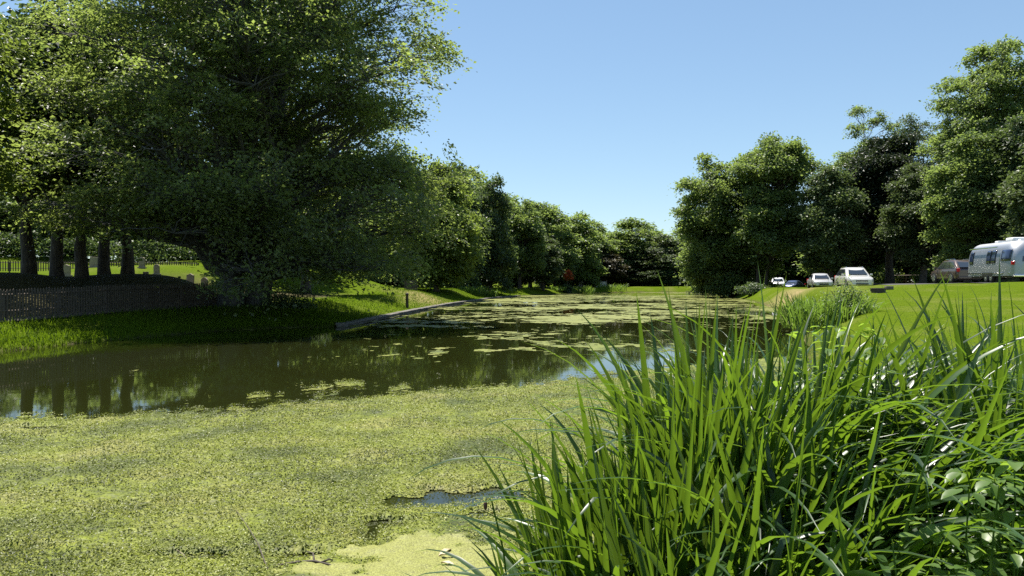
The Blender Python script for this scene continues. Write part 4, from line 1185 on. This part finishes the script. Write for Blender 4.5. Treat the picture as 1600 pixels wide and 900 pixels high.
def car(name, label, loc, rz, col, L=4.6, W=1.84, H=1.68, kind='suv', group='cars parked along the right road'):
    t = thing(name, label, 'car', loc, rz, group)
    P = paint(name + '_paint', col)
    hw = W / 2; sill = .27
    belt = H * .62; hood_f, hood_b = H * .52, H * .605
    # stations front (+y) to rear
    if kind == 'pickup' : cab0, roof0, roof1, cab1, tail = .22, .36, .52, .60, .56 * H
    elif kind == 'sedan': cab0, roof0, roof1, cab1, tail = .26, .42, .66, .86, .61 * H
    else: cab0, roof0, roof1, cab1, tail = .23, .41, .80, .98, .6 * H
    st = [(0.0, hood_f * .80, .78), (.015, hood_f * .9, .88), (.05, hood_f, .95), (.12, hood_f * 1.04, .985), (cab0, hood_b, 1.0), (.5, belt, 1.0), (cab1 - .02, belt, 1.0), (.94, tail * 1.02, .985), (.985, tail, .94), (1.0, tail * .9, .86)]
    secs = []
    for s, zt, k in st:
        y = L / 2 - s * L; w_ = hw * k
        lo = sill + (0.12 if s in (0.0, 1.0) else 0)
        half = [(w_ * .80, lo), (w_ * .97, lo + .08), (w_, (lo + zt) * .5), (w_ * .985, zt - .10), (w_ * .95, zt - .035), (w_ * .80, zt), (0, zt + .03 * (s > .02) * (s < .3))]
        full = half + [(-a, b) for a, b in half[::-1][1:]]
        secs.append([(a, y, b) for a, b in full])
    S = np.array(secs)
    mb = MB(); mb.grid(S, True)
    m = S.shape[1]
    mb.add(S[0], [tuple(range(m))]); mb.add(S[-1], [tuple(range(m))[::-1]])
    # greenhouse
    gh = [(cab0, belt - .03, 0.0), (roof0, H - .02, 1), ((roof0 + roof1) / 2, H, 1), (roof1, H - .03, 1), (cab1, belt - .02, 0)]
    G = []
    for s, zt, k in gh:
        y = L / 2 - s * L; wb_, wt_ = hw * .93, hw * (.70 if k else .86)
        zt2 = max(zt, belt - .02)
        half = [(wb_, belt - .06), (wb_ * .995, belt - .02), (wt_ + .03, zt2 - .09 if k else zt2 - .005), (wt_ - .05, zt2 - .02), (wt_ * .6, zt2), (0, zt2 + .005)]
        G.append([(a, y, b) for a, b in half + [(-a, b) for a, b in half[::-1][1:]]])
    G = np.array(G); mb.grid(G)
    body = mb.obj('body', P, t, True); recalc(body)
    for p in body.data.polygons: p.use_smooth = True
    sm = body.modifiers.new('edges', 'EDGE_SPLIT'); sm.split_angle = R(38)
    yc = lambda s: L / 2 - s * L
    wt = hw * .70
    # windscreen
    def lerp(a, b, k): return np.array(a) * (1 - k) + np.array(b) * k
    def glass(nm, A, B, C_, D, flip=False):
        q = [A, B, C_, D]
        if flip: q = q[::-1]
        mb = MB(); mb.panel(q, .012); return mb.obj(nm, GLASS, t)
    fb, ft = (yc(cab0), belt - .03), (yc(roof0), H - .03)
    A, B = (-hw * .74, fb[0] - .06, fb[1] + .11), (hw * .74, fb[0] - .06, fb[1] + .11)
    C_, D = (wt - .13, ft[0] + .05, ft[1] - .07), (-wt + .13, ft[0] + .05, ft[1] - .07)
    glass('windscreen', A, B, C_, D, True)
    rb_, rt_ = (yc(cab1), belt), (yc(roof1), H - .04)
    glass('rear_window', (-hw * .74, rb_[0] - .015, rb_[1] + .08), (hw * .74, rb_[0] - .015, rb_[1] + .08), (wt - .1, rt_[0] - .03, rt_[1] - .06), (-wt + .1, rt_[0] - .03, rt_[1] - .06), False)
    nW = 2 if kind == 'pickup' else 3
    for s in (-1, 1):
        y0b, y1b = yc(cab0) - .25, yc(cab1) + (.22 if kind != 'pickup' else .1)
        y0t, y1t = yc(roof0) - .10, yc(roof1) + .08
        for k in range(nW):
            a0, a1 = k / nW + .012, (k + 1) / nW - .012
            bot = [s * (hw * .93 + .004), 0, belt + .02]; top = [s * (wt + .055), 0, H - .15]
            q = [(bot[0], y0b + (y1b - y0b) * a0, bot[2]), (bot[0], y0b + (y1b - y0b) * a1, bot[2]), (top[0], y0t + (y1t - y0t) * a1, top[2]), (top[0], y0t + (y1t - y0t) * a0, top[2])]
            glass('side_window', *q, flip=(s > 0))
    for s in (-1, 1):
        wheel(t, s * (hw - .10), L * .5 - L * .19, .2 * H + .01); wheel(t, s * (hw - .10), -L * .5 + L * .20, .2 * H + .01)
        # arches
        for yy in (L * .31, -L * .30):
            mb = MB(); r = .2 * H + .08
            prof = [(math.cos(a) * r, math.sin(a) * r) for a in np.linspace(0, math.pi, 13)]
            V = [(s * (hw + .004), yy + a, .2 * H + b) for a, b in prof] ; V2 = [(s * (hw - .2), v[1], v[2]) for v in V]
            n = len(V); mb.add(np.array(V + V2), [(i, i + 1, n + i + 1, n + i) for i in range(n - 1)] + [tuple(range(n))])
            mb.obj('wheel_arch', BLACK, t)
        mb = MB(); mb.box((s * hw * .70, L / 2 - .045 * L, hood_f * .86), (hw * .42, .16, .13), -s * .35); bevel(mb.obj('headlight', LAMP, t), .03)
        mb = MB(); mb.box((s * hw * .86, -L / 2 + .03, belt * .88), (.2, .14, .26), s * .3); bevel(mb.obj('tail_light', RED, t), .03)
        mb = MB(); mb.box((s * (hw + .10), yc(cab0) - .32, belt + .06), (.2, .10, .14)); bevel(mb.obj('mirror', P, t), .03)
        for yh in (-.1, -1.05):
            mb = MB(); mb.box((s * (hw + .004), yh, belt * .82), (.02, .16, .025)); mb.obj('door_handle', CHROME, t)
    mb = MB(); mb.box((0, L / 2 - .01, hood_f * .70), (hw * .86, .08, .16)); mb.obj('grille', BLACK, t)
    mb = MB(); mb.box((0, L / 2 + .034, hood_f * .78), (hw * .8, .015, .02)); mb.box((0, L / 2 + .034, hood_f * .66), (hw * .8, .015, .02)); mb.obj('grille_bar', CHROME, t)
    mb = MB(); mb.box((0, L / 2 - .02, sill + .1), (hw * 1.5, .16, .17)); bevel(mb.obj('front_bumper', P, t), .05)
    mb = MB(); mb.box((0, L / 2 + .045, sill + .12), (hw * .95, .06, .10)); mb.obj('air_intake', BLACK, t)
    mb = MB(); mb.box((0, -L / 2 + .0, sill + .14), (hw * 1.65, .18, .2)); bevel(mb.obj('rear_bumper', P if kind != 'pickup' else CHROME, t), .05)
    mb = MB(); mb.box((0, -L / 2 - .03, belt * .78), (.32, .03, .15)); mb.obj('number_plate', PLATE, t)
    if kind in ('suv', 'pickup'):
        for s in (-1, 1):
            mb = MB(); mb.tube([(s * wt * .9, yc(roof0) - .1, H - .03), (s * wt * .9, yc(roof0) - .25, H + .035), (s * wt * .9, yc(roof1) + .2, H + .035), (s * wt * .9, yc(roof1) + .05, H - .04)], .018, 6); mb.obj('roof_rail', CHROME, t)
    if kind == 'pickup':
        mb = MB(); mb.box((0, -L * .31, tail + .005), (W * .80, L * .33, .02)); mb.obj('bed_cover', BLACK, t)
    mb = MB(); mb.box((0, 0, sill + .02), (W * .86, L * .9, .14)); mb.obj('underbody', BLACK, t)
    return t

def gpos(px, Y, dz=.04):
    x = at(px, Y); return (x, Y, float(gz(x, Y)) + dz)
def face(az):  # heading azimuth from +Y to the right, degrees -> z rotation
    return R(-az)
car('crossover_car', 'white crossover with roof rails parked facing the pond, largest of the parked cars', gpos(1334, 63), face(189), (.66, .64, .58), 4.7, 1.9, 1.70, 'suv')
car('sedan_car', 'silver grey car parked left of the white crossover', gpos(1281, 79), face(192), (.52, .51, .50), 4.6, 1.84, 1.50, 'sedan')
car('sedan_car', 'small distant white car parked in the shade of the right bank trees', gpos(1215, 108), face(196), (.80, .80, .80), 4.6, 1.84, 1.45, 'sedan')
car('sedan_car', 'low blue car seen side on behind the crest of the lawn', gpos(1240, 112), face(222), (.045, .065, .15), 4.4, 1.78, 1.36, 'sedan')
car('towing_car', 'dark brown sport utility car hitched in front of the silver caravan', (33.9, 60.9, float(gz(33.9, 60.9)) + .04), face(5), (.10, .072, .06), 4.7, 1.9, 1.76, 'suv', None)

# silver caravan: lofted shell --------------------------------------------------
def caravan():
    hx, hy = at(1507, 55.5), 55.5      # front left corner on the ground
    az = 10.0
    L, W, Z0, Z1 = 7.2, 2.45, .42, 2.62
    fwd = np.array([math.sin(R(az)), math.cos(R(az))]); rgt = np.array([math.cos(R(az)), -math.sin(R(az))])
    c = np.array([hx, hy]) + rgt * W / 2 - fwd * L / 2
    t = thing('caravan', 'rounded polished aluminium caravan on the road at the right edge', 'caravan', (c[0], c[1], float(gz(*c)) + .04), face(az))
    ALU, tr_, b_ = new_mat('polished_aluminium')
    b_.inputs['Base Color'].default_value = (.42, .43, .45, 1); b_.inputs['Metallic'].default_value = 1; b_.inputs['Roughness'].default_value = .48
    tc = tr_.nodes.new('ShaderNodeTexCoord'); wv = tr_.nodes.new('ShaderNodeTexNoise'); wv.inputs['Scale'].default_value = 2.5
    bp = tr_.nodes.new('ShaderNodeBump'); bp.inputs['Strength'].default_value = .05; bp.inputs['Distance'].default_value = .02
    tr_.links.new(tc.outputs['Object'], wv.inputs['Vector']); tr_.links.new(wv.outputs['Fac'], bp.inputs['Height']); tr_.links.new(bp.outputs[0], b_.inputs['Normal'])
    def surf(u, v, off=0.0):
        """u -1 rear .. 1 front, v: 0 left bottom .. .5 roof .. 1 right bottom"""
        # end rounding
        k = np.clip((np.abs(u) - .74) / .26, 0, 1); sh = np.sqrt(np.clip(1 - k ** 2.3, 0, 1))
        wf = .50 + .50 * sh; zf = .42 + .58 * np.sqrt(np.clip(1 - k ** 2.6, 0, 1))
        a = math.pi * (1 - v)                                    # pi left .. 0 right
        cx, sx = np.cos(a), np.sin(a)
        n = 3.4
        x = np.sign(cx) * np.abs(cx) ** (2 / n) * (W / 2 + off)
        z = sx ** (2 / n) * (Z1 - Z0 + off)
        return np.stack([x * wf, u * (L / 2 + off), Z0 + z * zf], -1)
    us = np.concatenate([np.linspace(-1, -.72, 12), np.linspace(-.6, .6, 9), np.linspace(.72, 1, 12)])
    vs_ = np.linspace(0, 1, 41)
    Uu, Vv = np.meshgrid(us, vs_, indexing='ij')
    P = surf(Uu, Vv)
    mb = MB(); mb.grid(P); m = P.shape[1]
    mb.add(P[0], [tuple(range(m))]); mb.add(P[-1], [tuple(range(m))[::-1]])
    mb.add(np.concatenate([P[:, 0], P[:, -1]]), [(i, i + 1, len(us) + i + 1, len(us) + i) for i in range(len(us) - 1)])
    sh = mb.obj('body', ALU, t, True); recalc(sh)
    sm = sh.modifiers.new('edges', 'EDGE_SPLIT'); sm.split_angle = R(40)
    WIN = mat_plain('tinted_window', (.02, .03, .07), .06, spec=.8, noise=0)
    def patch(nm, u0, u1, z0, z1, mat, off=.012, side=-1, parent=t):
        vs2 = np.linspace(0, .5, 400); 
        def v_at(z, u):
            zz = surf(np.full(400, u), vs2)[:, 2]; return np.interp(z, zz, vs2)
        U = np.linspace(u0, u1, 9); G = []
        for u in U:
            va, vb = v_at(z0, u), v_at(z1, u)
            vv = np.linspace(va, vb, 7); vv = vv if side < 0 else 1 - vv
            G.append(surf(np.full(7, u), vv, off))
        mb = MB(); mb.grid(np.array(G)); o = mb.obj(nm, mat, parent, True)
        sd_ = o.modifiers.new('thick', 'SOLIDIFY'); sd_.thickness = .02; sd_.offset = 0
        return o
    for side in (-1, 1):
        for u0, u1 in ((.60, .74), (-.17, -.02), (-.38, -.22)):
            patch('window_frame', u0 - .012, u1 + .012, 1.22, 2.06, BLACK, .012, side); patch('window', u0, u1, 1.26, 2.02, WIN, .034, side)
        patch('corner_window', -.90, -.62, 1.34, 2.02, WIN, .025, side)
        patch('trim_strip', -.9, .86, .56, .64, CHROME, .02, side)
        patch('tail_light', -.965, -.925, 1.08, 1.28, RED, .04, side)
        for k, u in enumerate((-.10, .10)):
            o = wheel(t, side * (W / 2 - .16), u * L / 2 * 1.1 - .2, .33, .2)
        mb = MB(); mb.box((side * (W / 2 - .11), -.2, .55), (.26, 1.75, .34)); bevel(mb.obj('wheel_well', BLACK, t), .1)
    # rear window + bumper
    mb = MB(); mb.panel([(-.55, -L / 2 - .0, 1.3), (.55, -L / 2 - .0, 1.3), (.5, -L / 2 + .03, 1.62), (-.5, -L / 2 + .03, 1.62)], .03)
    mb.obj('rear_window', WIN, t)
    mb = MB(); mb.box((0, -L / 2 + .10, .43), (2.0, .45, .16)); bevel(mb.obj('bumper', CHROME, t), .05)
    mb = MB(); mb.box((0, 0, .40), (1.9, L * .86, .2)); mb.obj('chassis', BLACK, t)
    mb = MB(); mb.box((0, -1.3, Z1 + .10), (.75, 1.1, .26)); bevel(mb.obj('air_conditioner', M['white_paint'], t), .09, 3)
    mb = MB(); mb.box((0, .9, Z1 + .05), (.5, .55, .14)); bevel(mb.obj('roof_vent', M['white_paint'], t), .04)
    mb = MB(); mb.box((0, -2.3, Z1 + .03), (.4, .4, .12)); bevel(mb.obj('roof_vent', M['white_paint'], t), .04)
    mb = MB(); mb.tube([(-W / 2 - .05, -1.9, 2.24), (-W / 2 - .05, 2.5, 2.24)], .045, 8); mb.obj('awning_roll', CHROME, t)
    mb = MB(); mb.tube([(0, L / 2 - .3, .45), (0, L / 2 + .9, .48)], .05, 6); mb.tube([(-.5, L / 2 - .3, .42), (0, L / 2 + .8, .46)], .04, 6); mb.tube([(.5, L / 2 - .3, .42), (0, L / 2 + .8, .46)], .04, 6); mb.obj('hitch', BLACK, t)
    mb = MB(); mb.lathe([(.5, .14), (.55, .16), (1.0, .16), (1.1, .1)], 'z', 12, (0, L / 2 + .25, 0)); mb.obj('gas_bottle', M['white_paint'], t, True)
caravan()

# ------------------------------------------------------------------ small things on the algae
def twig(label, pts, r, mat='pale_twig', kinks=()):
    g = np.random.default_rng(int(abs(pts[0][0] * 1000)))
    mb = MB()
    P = np.array(pts, float); mb.tube(P, np.linspace(r, r * .4, len(P)), 6)
    for a, b in kinks: mb.tube(np.array([a, ((np.array(a) + np.array(b)) / 2 + np.array([.02, 0, .02])), b]), np.linspace(r * .6, r * .2, 3), 5)
    o = mb.obj('twig', M[mat], None, True)
    return tag(o, label, 'twig')
def wpt(px, py, z=.03):
    Y = (EYE - z) * F / (py - 440.0); return (at(px, Y), Y, z)
twig('thin bare twig slanting up out of the algae left of the dead branch', [wpt(425, 905, .02), wpt(413, 880, .05), wpt(402, 850, .09), wpt(385, 822, .10), wpt(368, 798, .06)], .006, 'twig')
twig('pale curved stick on the algae near the bottom edge', [wpt(285, 903), wpt(268, 893), wpt(245, 884), wpt(228, 866), wpt(212, 842)], .006)
twig('short pale stick on the algae at the lower left', [wpt(100, 903), wpt(88, 888), wpt(75, 874)], .006)
twig('forked stick on the algae right of the pale curved one', [wpt(308, 900), wpt(298, 882), wpt(286, 868), wpt(272, 858)], .005)
twig('dark sodden branch lying in the algae at the bottom', [wpt(432, 886, .03), wpt(462, 880, .05), wpt(490, 878, .06), wpt(515, 884, .04), wpt(538, 889, .02)], .014, 'twig', [(wpt(490, 878, .06), wpt(478, 862, .05)), (wpt(500, 880, .05), wpt(520, 878, .04))])
# dead leaves
g = np.random.default_rng(91)
for i, (px, py, lb) in enumerate([(685, 874, 'curled straw coloured leaf floating on the duckweed, left of a second one'), (714, 878, 'straw coloured leaf floating right of the curled one'), (712, 893, 'dead leaf floating nearest the bottom edge on the duckweed')]):
    x, y, z = wpt(px, py, .02)
    a = g.uniform(0, 3.1); L = .13
    T = np.array([math.cos(a), math.sin(a), .1]); S = np.array([-math.sin(a), math.cos(a), 0])
    tt = np.array([0, .3, .6, .85, 1]); ww = np.array([.1, .8, 1, .6, .05]) * .022
    Cc = T * (tt * L)[:, None] + np.array([0, 0, 1]) * (np.sin(tt * 3.1) * .02)[:, None]
    mb = MB(); mb.grid(np.stack([Cc - S * ww[:, None] + np.array([0, 0, .012]), Cc, Cc + S * ww[:, None] + np.array([0, 0, .012])], 1))
    o = mb.obj('dead_leaf', M['dry_leaf'], None, True); o.location = (x, y, .03)
    tag(o, lb, 'leaf', 'dead leaves on the duckweed')
# nodding brown seed head left of the irises
t = thing('seed_stalk', 'thin bent stalk with a brown seed head nodding left of the irises', 'plant', (.03, 2.75, .32))
mb = MB(); P = np.array([(0, 0, -.1), (-.02, 0, .4), (-.06, 0, .75), (-.10, 0, .92), (-.115, 0, .935), (-.122, 0, .92)]); mb.tube(P, np.linspace(.005, .002, 6), 6); mb.obj('stem', M['weed_leaf'], t)
mb = MB(); mb.lathe([(0, .002), (-.006, .006), (-.022, .007), (-.03, .003)], 'z', 10, (-.122, 0, .92)); mb.obj('seed_head', mat_plain('seed_brown', (.09, .03, .025), .6, noise=.2), t, True)
